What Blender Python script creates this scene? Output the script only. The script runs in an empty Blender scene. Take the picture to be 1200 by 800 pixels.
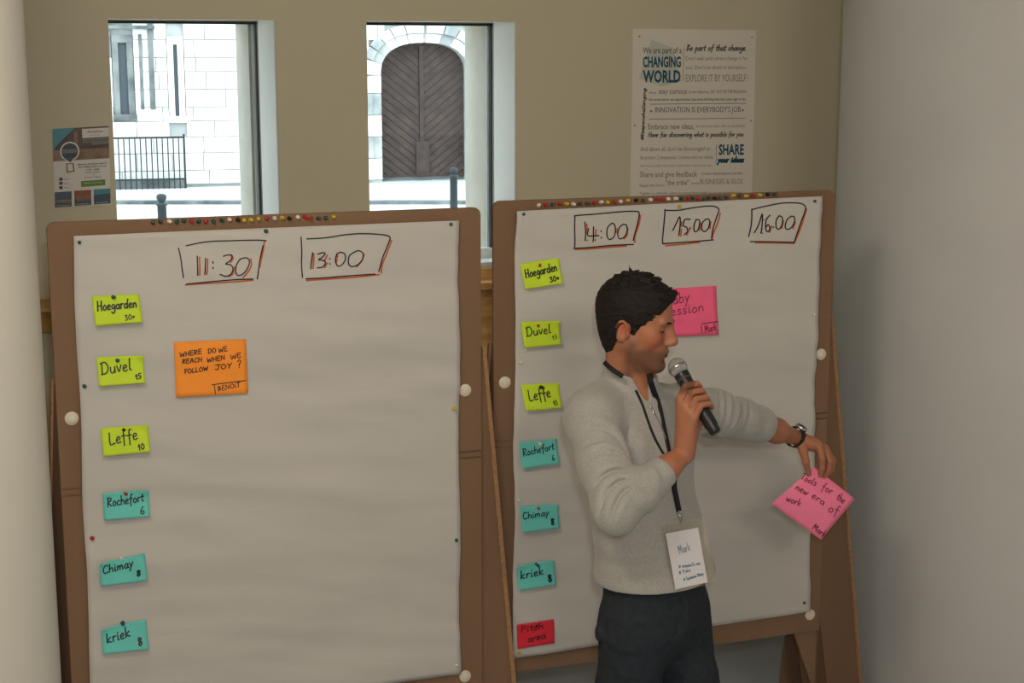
import bpy, math, random
import numpy as np
from mathutils import Vector, Matrix, noise

# ------------------------------------------------------------------ camera, world, light
F_PX, HORIZON, CAM_H = 1800.0, 68.0, 2.36
PITCH = math.atan((400 - HORIZON) / F_PX)
scene = bpy.context.scene
COL = scene.collection
cam_data = bpy.data.cameras.new('camera')
cam_data.sensor_width = 36.0
cam_data.lens = F_PX * 36.0 / 1200.0
cam = bpy.data.objects.new('camera', cam_data)
cam.location = (0, 0, CAM_H)
cam.rotation_euler = (math.pi / 2 - PITCH, 0, 0)
COL.objects.link(cam)
scene.camera = cam

world = bpy.data.worlds.new('overcast_sky')
scene.world = world
world.use_nodes = True
bg = world.node_tree.nodes['Background']
bg.inputs[0].default_value = (0.90, 0.965, 1.0, 1)
bg.inputs[1].default_value = 4.0

def area(name, loc, target, size, power, color, size_y=None):
    l = bpy.data.lights.new(name, 'AREA')
    l.energy = power; l.color = color; l.size = size
    if size_y: l.shape = 'RECTANGLE'; l.size_y = size_y
    o = bpy.data.objects.new(name, l); COL.objects.link(o)
    o.location = loc
    o.rotation_euler = (Vector(target) - Vector(loc)).to_track_quat('-Z', 'Y').to_euler()
    return o
area('ceiling_lamp_light', (-0.9, 2.0, 3.3), (1.2, 4.6, 1.5), 1.3, 70, (1.0, 0.90, 0.76), 0.5)
area('ceiling_lamp_light', (-1.2, 0.3, 3.3), (0.3, 4.6, 1.2), 1.2, 62, (1.0, 0.91, 0.78), 0.6)
area('ceiling_lamp_light', (1.3, -0.6, 3.3), (-0.8, 4.0, 1.2), 1.2, 56, (1.0, 0.90, 0.76), 0.6)
area('camera_flash', (0.06, -0.02, CAM_H + 0.17), (0.1, 4.0, 1.7), 0.05, 22, (0.92, 0.96, 1.0))
scene.view_settings.view_transform = 'Standard'
scene.view_settings.look = 'None'
scene.view_settings.gamma = 1.0
scene.view_settings.use_curve_mapping = False
scene.view_settings.exposure = 0.0

# ------------------------------------------------------------------ helpers
CAM = np.array([0, 0, CAM_H])
_cp, _sp = math.cos(PITCH), math.sin(PITCH)
def ray(u, v):
    a, b = (u - 600) / F_PX, (v - 400) / F_PX
    return np.array([a, _cp - b * _sp, -_sp - b * _cp])
def M(u, v, d):                        # world point seen at (u, v), at distance d along the floor
    r = ray(u, v)
    return CAM + r * (d / r[1])
class Plane:                           # upright plane: s runs along it, z is up, n is how far it stands proud towards the room
    def __init__(self, u0, d0, yaw):
        a = math.radians(yaw)
        self.t = np.array([math.cos(a), math.sin(a), 0.0])
        self.n = np.array([math.sin(a), -math.cos(a), 0.0])
        self.o = np.array([(u0 - 600) / F_PX * d0 , d0, 0.0])
    def sz(self, u, v, off=0.0):
        r = ray(u, v)
        o = self.o + self.n * off
        k = np.dot(o - CAM, self.n) / np.dot(r, self.n)
        p = CAM + r * k
        return np.dot(p - self.o, self.t), p[2]
    def p(self, s, z, off=0.0):
        q = self.o + self.t * s + self.n * off
        return np.array([q[0], q[1], z])
    def px(self, u, v, off=0.0):
        s, z = self.sz(u, v, off)
        return self.p(s, z, off)
    def yaw(self):
        return math.atan2(self.t[1], self.t[0])
    def s_at(self, u, z, off=0.0):     # s of the point in column u at height z
        lo = self.sz(u, 300, off)[0]
        v = 300.0
        for _ in range(6):
            s, zz = self.sz(u, v, off)
            q = self.p(s, zz, off)
            v += (zz - z) * F_PX / q[1]
        return self.sz(u, v, off)[0]

def lin(c):                            # sRGB 0-255 to linear
    out = []
    for x in c:
        x /= 255.0
        out.append(x / 12.92 if x <= 0.04045 else ((x + 0.055) / 1.055) ** 2.4)
    return tuple(out) + (1.0,)
_mats = {}
def mat(name, rgb, rough=0.6, metal=0.0, var=0.0, scale=6.0, bump=0.0, bscale=40.0, stretch=(1, 1, 1), rgb2=None, sheen=0.0, spec=0.4, coat=0.0):
    if name in _mats: return _mats[name]
    m = bpy.data.materials.new(name); m.use_nodes = True
    nt = m.node_tree; b = nt.nodes['Principled BSDF']
    b.inputs['Roughness'].default_value = rough
    b.inputs['Metallic'].default_value = metal
    b.inputs['Specular IOR Level'].default_value = spec
    if sheen: b.inputs['Sheen Weight'].default_value = sheen
    if coat: b.inputs['Coat Weight'].default_value = coat
    base = lin(rgb)
    tc = nt.nodes.new('ShaderNodeTexCoord')
    mp = nt.nodes.new('ShaderNodeMapping'); mp.inputs['Scale'].default_value = stretch
    nt.links.new(tc.outputs['Object'], mp.inputs['Vector'])
    nz = nt.nodes.new('ShaderNodeTexNoise'); nz.inputs['Scale'].default_value = scale; nz.inputs['Detail'].default_value = 5
    nt.links.new(mp.outputs[0], nz.inputs['Vector'])
    rp = nt.nodes.new('ShaderNodeValToRGB')
    if rgb2 is not None: c2 = lin(rgb2)
    else: c2 = tuple(max(0, x * (1 - max(var, 0.02))) for x in base[:3]) + (1,)
    rp.color_ramp.elements[0].position = 0.35; rp.color_ramp.elements[1].position = 0.65
    rp.color_ramp.elements[0].color = c2; rp.color_ramp.elements[1].color = base
    nt.links.new(nz.outputs['Fac'], rp.inputs[0]); nt.links.new(rp.outputs[0], b.inputs['Base Color'])
    if bump:
        n2 = nt.nodes.new('ShaderNodeTexNoise'); n2.inputs['Scale'].default_value = bscale; n2.inputs['Detail'].default_value = 4
        nt.links.new(mp.outputs[0], n2.inputs['Vector'])
        bp = nt.nodes.new('ShaderNodeBump'); bp.inputs['Strength'].default_value = bump; bp.inputs['Distance'].default_value = 0.004
        nt.links.new(n2.outputs['Fac'], bp.inputs['Height']); nt.links.new(bp.outputs[0], b.inputs['Normal'])
    _mats[name] = m
    return m

def tag(o, label=None, cat=None, group=None, kind=None):
    if label: o['label'] = label
    if cat: o['category'] = cat
    if group: o['group'] = group
    if kind: o['kind'] = kind
    return o
def link(name, me, parent=None):
    o = bpy.data.objects.new(name, me); COL.objects.link(o)
    if parent is not None:
        o.parent = parent
        if parent.name != '': o.matrix_parent_inverse = world_inv(parent)
    return o
def world_inv(p):
    m = Matrix.Identity(4); q = p
    chain = []
    while q is not None:
        chain.append(q); q = q.parent
    for q in reversed(chain):
        m = m @ q.matrix_parent_inverse @ q.matrix_basis if q.parent else m @ q.matrix_basis
    return m.inverted()
def empty(name, loc, rz=0, **k):
    o = bpy.data.objects.new(name, None); COL.objects.link(o)
    o.location = tuple(float(x) for x in loc); o.rotation_euler = (0, 0, rz); o.empty_display_size = 0.05
    tag(o, **k); return o
def mesh(name, verts, faces, mats, parent=None, smooth=False, midx=None):
    me = bpy.data.meshes.new(name)
    me.from_pydata([tuple(float(c) for c in v) for v in verts], [], [tuple(int(i) for i in f) for f in faces])
    for m in (mats if isinstance(mats, (list, tuple)) else [mats]): me.materials.append(m)
    if midx is not None: me.polygons.foreach_set('material_index', midx)
    if smooth: me.polygons.foreach_set('use_smooth', [True] * len(me.polygons))
    me.update()
    return link(name, me, parent)
class MB:                              # collects shapes, links them as ONE mesh
    def __init__(self): self.v = []; self.f = []; self.m = []
    def add(self, v, f, mi=0):
        b = len(self.v); self.v += [tuple(x) for x in v]; self.f += [tuple(i + b for i in q) for q in f]; self.m += [mi] * len(f)
    def prism(self, poly, axis, mi=0): # poly: 3D points, axis: extrusion vector
        n = len(poly); P = [np.array(q, float) for q in poly]; Q = [q + np.array(axis) for q in P]
        f = [tuple(range(n)), tuple(range(2 * n - 1, n - 1, -1))] + [(i, i + n, (i + 1) % n + n, (i + 1) % n) for i in range(n)]
        self.add(P + Q, f, mi)
    def box(self, c, h, rot=None, mi=0):
        c = np.array(c, float); R = np.eye(3) if rot is None else np.array(rot, float)
        v = [c + R.T @ (np.array([x, y, z]) * np.array(h)) for x in (-1, 1) for y in (-1, 1) for z in (-1, 1)]
        self.add(v, [(0, 1, 3, 2), (4, 6, 7, 5), (0, 4, 5, 1), (2, 3, 7, 6), (0, 2, 6, 4), (1, 5, 7, 3)], mi)
    def lathe(self, prof, a, axis, seg=20, mi=0):  # prof: (r, h)
        a = np.array(a, float); ax = np.array(axis, float); ax /= np.linalg.norm(ax)
        e = np.cross(ax, [0, 0, 1.0]) if abs(ax[2]) < .9 else np.cross(ax, [1.0, 0, 0]); e /= np.linalg.norm(e); g = np.cross(ax, e)
        v = []; n = len(prof)
        for r, h in prof:
            for k in range(seg):
                t = 2 * math.pi * k / seg
                v.append(a + ax * h + (e * math.cos(t) + g * math.sin(t)) * max(r, 1e-5))
        f = [(i * seg + k, i * seg + (k + 1) % seg, (i + 1) * seg + (k + 1) % seg, (i + 1) * seg + k) for i in range(n - 1) for k in range(seg)]
        f += [tuple(range(seg))[::-1], tuple((n - 1) * seg + k for k in range(seg))]
        self.add(v, f, mi)
    def tube(self, pts, r, seg=10, mi=0, closed=False):
        P = [np.array(p, float) for p in pts]; n = len(P); v = []
        prev = None
        for i in range(n):
            d = P[min(i + 1, n - 1)] - P[max(i - 1, 0)] if not closed else P[(i + 1) % n] - P[i - 1]
            d /= np.linalg.norm(d) + 1e-9
            if prev is None: e = np.cross(d, [0.1, 0.2, 1.0])
            else: e = prev - d * np.dot(prev, d)
            e /= np.linalg.norm(e); prev = e; g = np.cross(d, e)
            rr = r[i] if hasattr(r, '__len__') else r
            for k in range(seg):
                t = 2 * math.pi * k / seg; v.append(P[i] + (e * math.cos(t) + g * math.sin(t)) * rr)
        m = n if closed else n - 1
        f = [(i * seg + k, i * seg + (k + 1) % seg, ((i + 1) % n) * seg + (k + 1) % seg, ((i + 1) % n) * seg + k) for i in range(m) for k in range(seg)]
        if not closed: f += [tuple(range(seg))[::-1], tuple((n - 1) * seg + k for k in range(seg))]
        self.add(v, f, mi)
    def build(self, name, mats, parent=None, smooth=False):
        return mesh(name, self.v, self.f, mats, parent, smooth, self.m)
def bevel(o, w=0.002, seg=2):
    b = o.modifiers.new('bevel', 'BEVEL'); b.width = w; b.segments = seg; b.limit_method = 'ANGLE'; return o
def crom(pts, n=5):                    # Catmull-Rom smoothing
    P = [np.array(p, float) for p in pts]
    if len(P) < 3: return P
    P = [2 * P[0] - P[1]] + P + [2 * P[-1] - P[-2]]; out = []
    for i in range(1, len(P) - 2):
        for k in range(n):
            t = k / n
            out.append(.5 * (2 * P[i] + (P[i + 1] - P[i - 1]) * t + (2 * P[i - 1] - 5 * P[i] + 4 * P[i + 1] - P[i + 2]) * t * t + (-P[i - 1] + 3 * P[i] - 3 * P[i + 1] + P[i + 2]) * t ** 3))
    out.append(P[-2]); return out
def ribbon(mb, pts, w, surf, mi=0, smooth=4):  # flat pen stroke; pts 2D, surf maps 2D to 3D
    P = crom(pts, smooth)
    if len(P) < 2: return
    v = []
    for i, p in enumerate(P):
        d = P[min(i + 1, len(P) - 1)] - P[max(i - 1, 0)]; L = np.linalg.norm(d)
        d = d / L if L > 1e-9 else np.array([1.0, 0])
        q = np.array([-d[1], d[0]]) * w / 2
        ext = -d * w * .4 if i == 0 else (d * w * .4 if i == len(P) - 1 else 0)
        v += [surf(*(p + q + ext)), surf(*(p - q + ext))]
    mb.add(v, [(2 * i, 2 * i + 1, 2 * i + 3, 2 * i + 2) for i in range(len(P) - 1)], mi)

# hand lettering: strokes on a 1-high body, x-height .55; "x,y ..." strokes split by '/'
G = {
'a': (.5, '.42,.45 .2,.52 .05,.25 .15,.02 .35,.12 .43,.5 / .43,.5 .42,.1 .55,.03'),
'b': (.5, '.08,1 .06,.02 / .06,.3 .25,.52 .42,.35 .35,.05 .1,.02'),
'c': (.42, '.38,.45 .18,.52 .04,.25 .15,.02 .4,.1'),
'd': (.55, '.42,.42 .2,.52 .05,.25 .15,.02 .35,.1 .45,.4 / .5,1.0 .44,.5 .46,.02'),
'e': (.44, '.06,.25 .3,.32 .36,.45 .2,.54 .04,.3 .12,.03 .4,.08'),
'f': (.42, '.42,.95 .26,.98 .2,.6 .18,-.3 / .02,.5 .4,.52'),
'g': (.5, '.42,.45 .2,.52 .05,.28 .18,.08 .4,.25 .44,.5 .42,-.2 .22,-.42 .02,-.28'),
'h': (.5, '.08,1 .06,.02 / .07,.3 .25,.52 .4,.4 .42,.02'),
'i': (.24, '.1,.5 .1,.03 .2,.05 / .1,.72 .12,.76'),
'j': (.3, '.18,.5 .16,-.25 .0,-.35 / .18,.72 .2,.76'),
'k': (.5, '.08,1 .06,.02 / .4,.5 .1,.22 .44,.02'),
'l': (.28, '.12,1 .1,.1 .24,.03'),
'm': (.75, '.07,.5 .06,.02 / .07,.3 .22,.52 .34,.4 .34,.04 / .35,.3 .5,.52 .62,.4 .66,.02'),
'n': (.5, '.07,.5 .06,.02 / .07,.3 .25,.52 .38,.4 .42,.02'),
'o': (.48, '.25,.52 .05,.3 .12,.03 .35,.05 .43,.32 .25,.52'),
'p': (.5, '.08,.52 .06,-.4 / .07,.3 .25,.54 .42,.35 .3,.03 .08,.06'),
'r': (.38, '.07,.52 .07,.02 / .07,.25 .18,.48 .36,.5'),
's': (.4, '.34,.48 .12,.5 .12,.32 .32,.2 .25,.02 .03,.05'),
't': (.36, '.17,.85 .16,.1 .32,.04 / .02,.55 .34,.57'),
'u': (.5, '.07,.5 .07,.12 .22,.02 .4,.2 .42,.5 / .42,.5 .44,.02'),
'v': (.44, '.04,.52 .2,.02 .4,.54'),
'w': (.66, '.04,.52 .16,.02 .3,.42 .42,.02 .6,.54'),
'x': (.44, '.05,.5 .4,.02 / .38,.52 .03,.02'),
'y': (.46, '.04,.52 .2,.1 / .42,.54 .2,.05 .05,-.4'),
'A': (.65, '.05,0 .32,1 .58,0 / .15,.35 .5,.35'),
'B': (.6, '.08,1 .08,0 / .08,1 .45,.85 .1,.55 .52,.3 .08,.02'),
'C': (.6, '.55,.85 .28,1 .05,.5 .2,.03 .58,.12'),
'D': (.7, '.12,.95 .1,.02 / .0,.9 .4,.98 .65,.5 .45,.08 .02,.03'),
'E': (.55, '.08,1 .08,0 .52,0 / .08,1 .5,1 / .08,.52 .42,.52'),
'F': (.5, '.08,1 .08,0 / .02,1 .5,1 / .08,.52 .4,.52'),
'H': (.65, '.08,1 .08,0 / .55,1 .55,0 / .08,.5 .55,.52'),
'I': (.2, '.1,1 .1,0'),
'J': (.6, '.0,1 .6,1 / .42,1 .4,.15 .2,.0 .05,.15'),
'K': (.55, '.08,1 .06,.02 / .5,.9 .1,.42 .52,.02'),
'L': (.55, '.1,1 .08,.03 .5,.05'),
'M': (.75, '.06,0 .12,1 .35,.35 .58,1 .66,0'),
'N': (.65, '.08,0 .08,1 .52,.02 .54,1'),
'O': (.7, '.35,1 .06,.6 .2,.03 .5,.05 .64,.5 .35,1'),
'P': (.55, '.1,1 .08,0 / .02,.95 .45,.92 .45,.6 .1,.48'),
'R': (.6, '.1,1 .08,0 / .05,.95 .48,.9 .42,.6 .1,.5 .55,.02'),
'S': (.5, '.45,.88 .2,1 .08,.75 .42,.35 .3,.02 .04,.1'),
'T': (.55, '.02,1 .55,1 / .28,1 .27,0'),
'U': (.6, '.08,1 .1,.15 .3,0 .5,.2 .52,1'),
'V': (.6, '.04,1 .28,0 .55,1'),
'W': (.85, '.04,1 .2,0 .42,.75 .6,0 .8,1'),
'X': (.6, '.05,1 .55,0 / .52,1 .03,0'),
'Y': (.55, '.04,1 .28,.5 / .52,1 .28,.5 .22,0'),
'0': (.55, '.28,1 .06,.6 .15,.05 .38,.05 .5,.5 .28,1'),
'1': (.35, '.05,.6 .22,1 .2,0'),
'2': (.5, '.06,.8 .28,1 .42,.72 .05,.02 .48,.04'),
'3': (.5, '.06,.95 .4,.95 .18,.58 .44,.3 .3,.02 .03,.08'),
'4': (.5, '.2,1 .05,.4 .48,.4 / .36,.7 .34,0'),
'5': (.5, '.44,1 .14,.98 .1,.6 .4,.5 .36,.08 .05,.05'),
'6': (.5, '.38,1 .1,.5 .15,.04 .4,.08 .4,.4 .1,.35'),
'8': (.5, '.42,.85 .2,1 .12,.72 .42,.3 .25,.0 .08,.25 .4,.75 .42,.85'),
'+': (.4, '.2,.65 .2,.15 / .02,.4 .38,.4'),
'?': (.45, '.05,.8 .25,1 .4,.75 .22,.45 .22,.28 / .21,.06 .23,.03'),
'#': (.5, '.15,.9 .1,.1 / .38,.9 .32,.1 / .02,.65 .46,.68 / .0,.35 .44,.38'),
'.': (.2, '.08,.05 .1,.02'), ',': (.2, '.1,.08 .06,-.1'), "'": (.2, '.1,1 .08,.8'), ' ': (.35, ''), '-': (.4, '.05,.4 .35,.4'), '!': (.2, '.1,1 .1,.3 / .1,.06 .1,.03')}
def hand(mb, text, a, b, h, w, surf, slant=0.0, mi=0, seed=0, jitter=.03):
    """write text from point a to point b (2D, baseline) with body height h"""
    rnd = random.Random(seed or hash(text) % 997 if seed else len(text) * 7 + 3)
    a = np.array(a, float); b = np.array(b, float)
    tot = sum(G[c][0] + .08 for c in text); d = b - a; L = np.linalg.norm(d); d /= L; up = np.array([-d[1], d[0]]); sx = L / tot
    x = 0
    for c in text:
        adv, st = G[c]
        jy = rnd.uniform(-jitter, jitter)
        if st:
            for s in st.split('/'):
                pts = []
                for q in s.split():
                    px, py = map(float, q.split(','))
                    pts.append(a + d * ((x + px + slant * py) * sx) + up * ((py + jy) * h))
                ribbon(mb, pts, w, surf, mi, 4)
        x += adv + .08

CARD = mat('brown_cardboard', (134, 104, 80), .85, var=.12, scale=3, bump=.15, bscale=220, stretch=(1, 1, .15), spec=.2)
CARD_EDGE = mat('cardboard_cut_edge', (172, 130, 92), .9, var=.25, scale=90)
PAPER = mat('white_flipchart_paper', (196, 191, 183), .8, var=.04, scale=2.2, bump=.8, bscale=7, stretch=(.35, .35, 2.2), spec=.2)
INK = mat('black_marker_ink', (22, 20, 22), .5)
INK_O = mat('orange_marker_ink', (190, 92, 40), .6)
INK_B = mat('blue_pen_ink', (30, 110, 140), .6)
LIME = mat('lime_note_paper', (198, 224, 48), .75, var=.05, scale=20)
TEAL = mat('teal_note_paper', (104, 200, 190), .75, var=.05, scale=20)
ORANGE = mat('orange_note_paper', (255, 152, 50), .75, var=.05, scale=20)
PINK = mat('pink_note_paper', (252, 102, 142), .75, var=.05, scale=20)
PINK2 = mat('bright_pink_note_paper', (255, 130, 164), .75, var=.05, scale=20)
RED = mat('red_note_paper', (222, 40, 60), .75, var=.05, scale=20)
PIN = {'r': ('red', mat('red_plastic', (176, 32, 34), .35)), 'g': ('dark green', mat('dark_green_plastic', (28, 74, 68), .35)),
       'w': ('white', mat('white_plastic', (222, 214, 200), .35)), 'y': ('yellow', mat('yellow_plastic', (206, 176, 40), .35)),
       'k': ('black', mat('black_plastic', (30, 24, 24), .35)), 'b': ('slate grey', mat('slate_plastic', (66, 74, 78), .35))}
CREAM = mat('cream_plastic', (220, 208, 186), .45)
STEEL = mat('steel', (190, 190, 190), .25, 1.0)
WALLM = mat('beige_wall_paint', (220, 210, 182), .85, var=.03, scale=1.2, bump=.06, bscale=60)
WALLR = mat('grey_white_plaster', (204, 202, 198), .85, var=.05, scale=2.5, bump=.08, bscale=30)
WHITEP = mat('white_reveal_paint', (222, 226, 226), .7, var=.03)
PINE = mat('knotty_pine', (226, 180, 112), .55, rgb2=(196, 144, 80), scale=5, stretch=(.6, .6, 7), bump=.1)
FRAME_D = mat('dark_window_frame', (34, 36, 40), .5)
FRAME_G = mat('grey_window_frame', (120, 122, 124), .5)
STONE_IN = mat('grey_jamb_stone', (176, 172, 162), .9, var=.12, scale=8, bump=.2)
FLOORM = mat('blue_grey_linoleum', (198, 205, 216), .6, var=.08, scale=4)
STONE = mat('pale_limestone', (226, 226, 220), .9, var=.16, scale=2.5, bump=.3, bscale=12)
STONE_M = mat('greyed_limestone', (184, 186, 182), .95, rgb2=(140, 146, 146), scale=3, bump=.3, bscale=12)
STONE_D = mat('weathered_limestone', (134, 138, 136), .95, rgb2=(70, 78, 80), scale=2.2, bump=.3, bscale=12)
MORTAR = mat('lime_mortar', (176, 180, 178), .95, var=.2, scale=3)
IRON = mat('grey_painted_iron', (34, 44, 46), .6)
OAK = mat('weathered_dark_planks', (74, 60, 54), .8, rgb2=(52, 44, 42), scale=6, bump=.2)
OAK_D = mat('dark_door_boards', (96, 84, 78), .85)
PAVE = mat('pale_paving', (196, 200, 200), .9, var=.1, scale=3)

# ------------------------------------------------------------------ planes of the place
WALL = Plane(95, 5.8, 19.0)            # inner face of the back wall
B1 = Plane(55, 3.97, 20.5)             # front face of the left board
B2 = Plane(578, 4.47, 19.5)            # front face of the right board

# ------------------------------------------------------------------ room shell
def wall_prism(mb, sn, z0, z1, mi=0):  # sn: plan polygon of (s, depth behind inner face)
    mb.prism([WALL.p(s, z0, -n) for s, n in sn], (0, 0, z1 - z0), mi)
ZT = WALL.sz(131, 22)[1]
CORNER = WALL.s_at(1040, 2.0)
T = .40
def win(uL, uR, uF, uS0, uS1):
    L = WALL.s_at(uL, 2.2); R = WALL.s_at(uR, 2.2)
    Fr = WALL.s_at(uF, 2.2, -.15); S0 = WALL.s_at(uS0, 2.2, -.2); S1 = WALL.s_at(uS1, 2.2, -T)
    return L, R, Fr, S0, S1
W1 = win(131, 325, 306, 299, 284)
W2 = win(431, 605, 580, 574, 550)
ZS = WALL.sz(570, 313)[1]              # window sill height
CEIL = 3.35
SL = WALL.s_at(-150, 2.0)
mb = MB()
def jambR(W, sEnd): return [(W[1], 0), (sEnd, 0), (sEnd, T), (W[4], T), (W[3] + .0, .2), (W[2], .2), (W[2], .15)]
wall_prism(mb, [(SL, 0), (W1[0], 0), (W1[0], T), (SL, T)], 0, CEIL)
wall_prism(mb, jambR(W1, W2[0]), ZS, ZT)
wall_prism(mb, jambR(W2, CORNER + .4), ZS, ZT)
wall_prism(mb, [(W1[0], 0), (CORNER + .4, 0), (CORNER + .4, T), (W1[0], T)], ZT, CEIL)
wall_prism(mb, [(W1[0], 0), (CORNER + .4, 0), (CORNER + .4, T), (W1[0], T)], 0, ZS)
tag(mb.build('wall_back', WALLM), kind='structure')
for i, W in enumerate((W1, W2)):
    root = empty('window_%d' % (i + 1), WALL.p((W[0] + W[1]) / 2, ZS, -.15), WALL.yaw(), kind='structure')
    # painted inner reveal, thin skins on the jamb, head and sill
    m_ = MB()
    wall_prism(m_, [(W[1] - .001, .002), (W[2] - .001, .15), (W[2] - .006, .15), (W[1] - .006, .002)], ZS, ZT)
    m_.build('reveal', WHITEP, root)
    m_ = MB(); wall_prism(m_, [(W[0], .0), (W[1], .0), (W[2], .15), (W[0], .15)], ZS - .0, ZS + .02); m_.build('sill', WHITEP, root)
    # frame: dark outer profile, grey stop, pale glazing bead
    m_ = MB()
    for (a, b, c, d, mi) in ((0, .008, .15, .2, 1), (.008, .014, .165, .2, 0), (.014, .024, .19, .2, 2)):
        wall_prism(m_, [(W[2] - a, c), (W[2] - a, d), (W[2] - b, d), (W[2] - b, c)], ZS, ZT, mi)
    wall_prism(m_, [(W[0], .15), (W[2], .15), (W[2], .2), (W[0], .2)], ZT - .005, ZT, 1)
    wall_prism(m_, [(W[0], .155), (W[2], .155), (W[2], .2), (W[0], .2)], ZT - .013, ZT - .005, 0)
    wall_prism(m_, [(W[0], .15), (W[2], .15), (W[2], .2), (W[0], .2)], ZS + .02, ZS + .06, 2)
    wall_prism(m_, [(W[0] - .02, .15), (W[0] + .003, .15), (W[0] + .003, .2), (W[0] - .02, .2)], ZS, ZT, 0)
    m_.build('window_frame', [FRAME_D, FRAME_G, WHITEP], root)
    m_ = MB(); wall_prism(m_, [(W[3], .201), (W[4], T), (W[4] - .02, T), (W[3] - .02, .201)], ZS, ZT)
    m_.build('stone_jamb', STONE_IN, root)
    g = bpy.data.materials.get('window_glass')
    if not g:
        g = bpy.data.materials.new('window_glass'); g.use_nodes = True; nt = g.node_tree; nt.nodes.clear()
        o_ = nt.nodes.new('ShaderNodeOutputMaterial'); mx = nt.nodes.new('ShaderNodeMixShader'); tr = nt.nodes.new('ShaderNodeBsdfTransparent'); gl = nt.nodes.new('ShaderNodeBsdfGlossy')
        gl.inputs['Roughness'].default_value = .02; mx.inputs[0].default_value = .04; tr.inputs[0].default_value = (.93, .97, .98, 1)
        nt.links.new(tr.outputs[0], mx.inputs[1]); nt.links.new(gl.outputs[0], mx.inputs[2]); nt.links.new(mx.outputs[0], o_.inputs[0])
    m_ = MB(); wall_prism(m_, [(W[0] + .003, .175), (W[2] - .01, .175), (W[2] - .01, .181), (W[0] + .003, .181)], ZS + .05, ZT - .01)
    m_.build('glass_pane', g, root)
# pine ledge under the windows
led = empty('window_ledge', WALL.p(1.2, ZS, .0), WALL.yaw(), label='knotty pine ledge and apron along the back wall, under the windows', cat='ledge')
m_ = MB(); wall_prism(m_, [(SL + .3, -.002), (SL + .3, -.13), (CORNER - .1, -.13), (CORNER - .1, -.002)], ZS - .075, ZS - .045); bevel(m_.build('shelf', PINE, led), .004)
for a, b in ((SL + .3, W1[0] + .2), (W1[0] + .2, W1[1] + .3), (W1[1] + .3, W2[1] - .35), (W2[1] - .35, W2[1] + .35), (W2[1] + .35, CORNER - .1)):
    m_ = MB(); wall_prism(m_, [(a + .002, -.002), (a + .002, -.025), (b - .002, -.025), (b - .002, -.002)], ZS - (.17 if a < W1[0] else .5), ZS - .0752); bevel(m_.build('apron_board', PINE, led), .003)
m_ = MB(); wall_prism(m_, [(W2[0] - .05, -.001), (W2[0] - .05, -.028), (W2[1] + .1, -.028), (W2[1] + .1, -.001)], ZS - .045, ZS - .002); m_.build('apron_board', PINE, led)

# side wall on the right, square to the back wall, and the shell behind the camera
cx = WALL.p(CORNER, 0)
def quadwall(name, a, b, z0, z1, m, th=.12, out=None):
    a = np.array(a, float); b = np.array(b, float); d = b - a; n = np.array([d[1], -d[0], 0]); n /= np.linalg.norm(n)
    m_ = MB(); m_.prism([(a[0], a[1], z0), (b[0], b[1], z0), tuple(b[:2] + n[:2] * th) + (z0,), tuple(a[:2] + n[:2] * th) + (z0,)], (0, 0, z1 - z0))
    return tag(m_.build(name, m), kind='structure')
rw_end = cx + WALL.n * 9.0
quadwall('wall_right', rw_end, cx, 0, CEIL, WALLR, -.12)
lw_start = WALL.p(SL, 0); lw_end = lw_start + WALL.n * 9.0
quadwall('wall_left', lw_start, lw_end, 0, CEIL, WALLM, -.12)
quadwall('wall_front', lw_end, rw_end, 0, CEIL, WALLM, -.12)
for nm, z, m in (('floor', -.1, FLOORM), ('ceiling', CEIL, mat('white_ceiling', (215, 208, 196), .9))):
    m_ = MB(); P = [WALL.p(SL - .1, z, -.02), WALL.p(CORNER + .1, z, -.02), WALL.p(CORNER + .1, z, 9.1), WALL.p(SL - .1, z, 9.1)]
    m_.prism(P, (0, 0, .1)); tag(m_.build(nm, m), kind='structure')
# round plaster column at the left edge of the view
m_ = MB(); cc = np.array([-1.508, 3.84]); m_.lathe([(.30, 0), (.30, CEIL)], (cc[0], cc[1], 0), (0, 0, 1), 96)
co = m_.build('column', mat('column_plaster', (226, 220, 206), .85, var=.03, scale=1.5, bump=.05), smooth=True)
bevel(co, .001); tag(co, 'round pale plaster column beside the left board', 'column', kind='structure')

m_ = MB(); m_.lathe([(1.0, 0), (1.0, CEIL)], (2.222, 5.69, 0), (0, 0, 1), 200)
co = m_.build('column', WALLR, smooth=True); bevel(co, .001)
tag(co, 'wide round grey-white plaster column at the right edge of the view', 'column', kind='structure')

# ------------------------------------------------------------------ the street outside
m_ = MB(); m_.box((-2, 26, -.12), (26, 19, .06)); tag(m_.build('pavement', PAVE), kind='structure')
FAC = Plane(212, 29.3, 17.0)
fs = lambda u, z=1.5: FAC.s_at(u, z)
fac = empty('stone_facade', FAC.p(0, 0), FAC.yaw(), label='pale stone building across the street with an arched doorway, seen through both windows', cat='building')
dL, dR = fs(447), fs(549); dC = (dL + dR) / 2; dr = (dR - dL) / 2; dT = FAC.sz(498, 50)[1]; dSp = dT - dr * .72
m_ = MB()
def fbox(mb, s0, s1, z0, z1, n0, n1, mi=0): mb.prism([FAC.p(s0, z0, n0), FAC.p(s1, z0, n0), FAC.p(s1, z0, n1), FAC.p(s0, z0, n1)], (0, 0, z1 - z0), mi)
fL, fR, fT = -24.0, 12.0, 9.0
fbox(m_, fL, dL, -.06, fT, -.6, -.03); fbox(m_, dR, fR, -.06, fT, -.6, -.03); fbox(m_, dL, dR, dT, fT, -.6, -.03); fbox(m_, dL, dR, -.06, dT, -.7, -.5)
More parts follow.
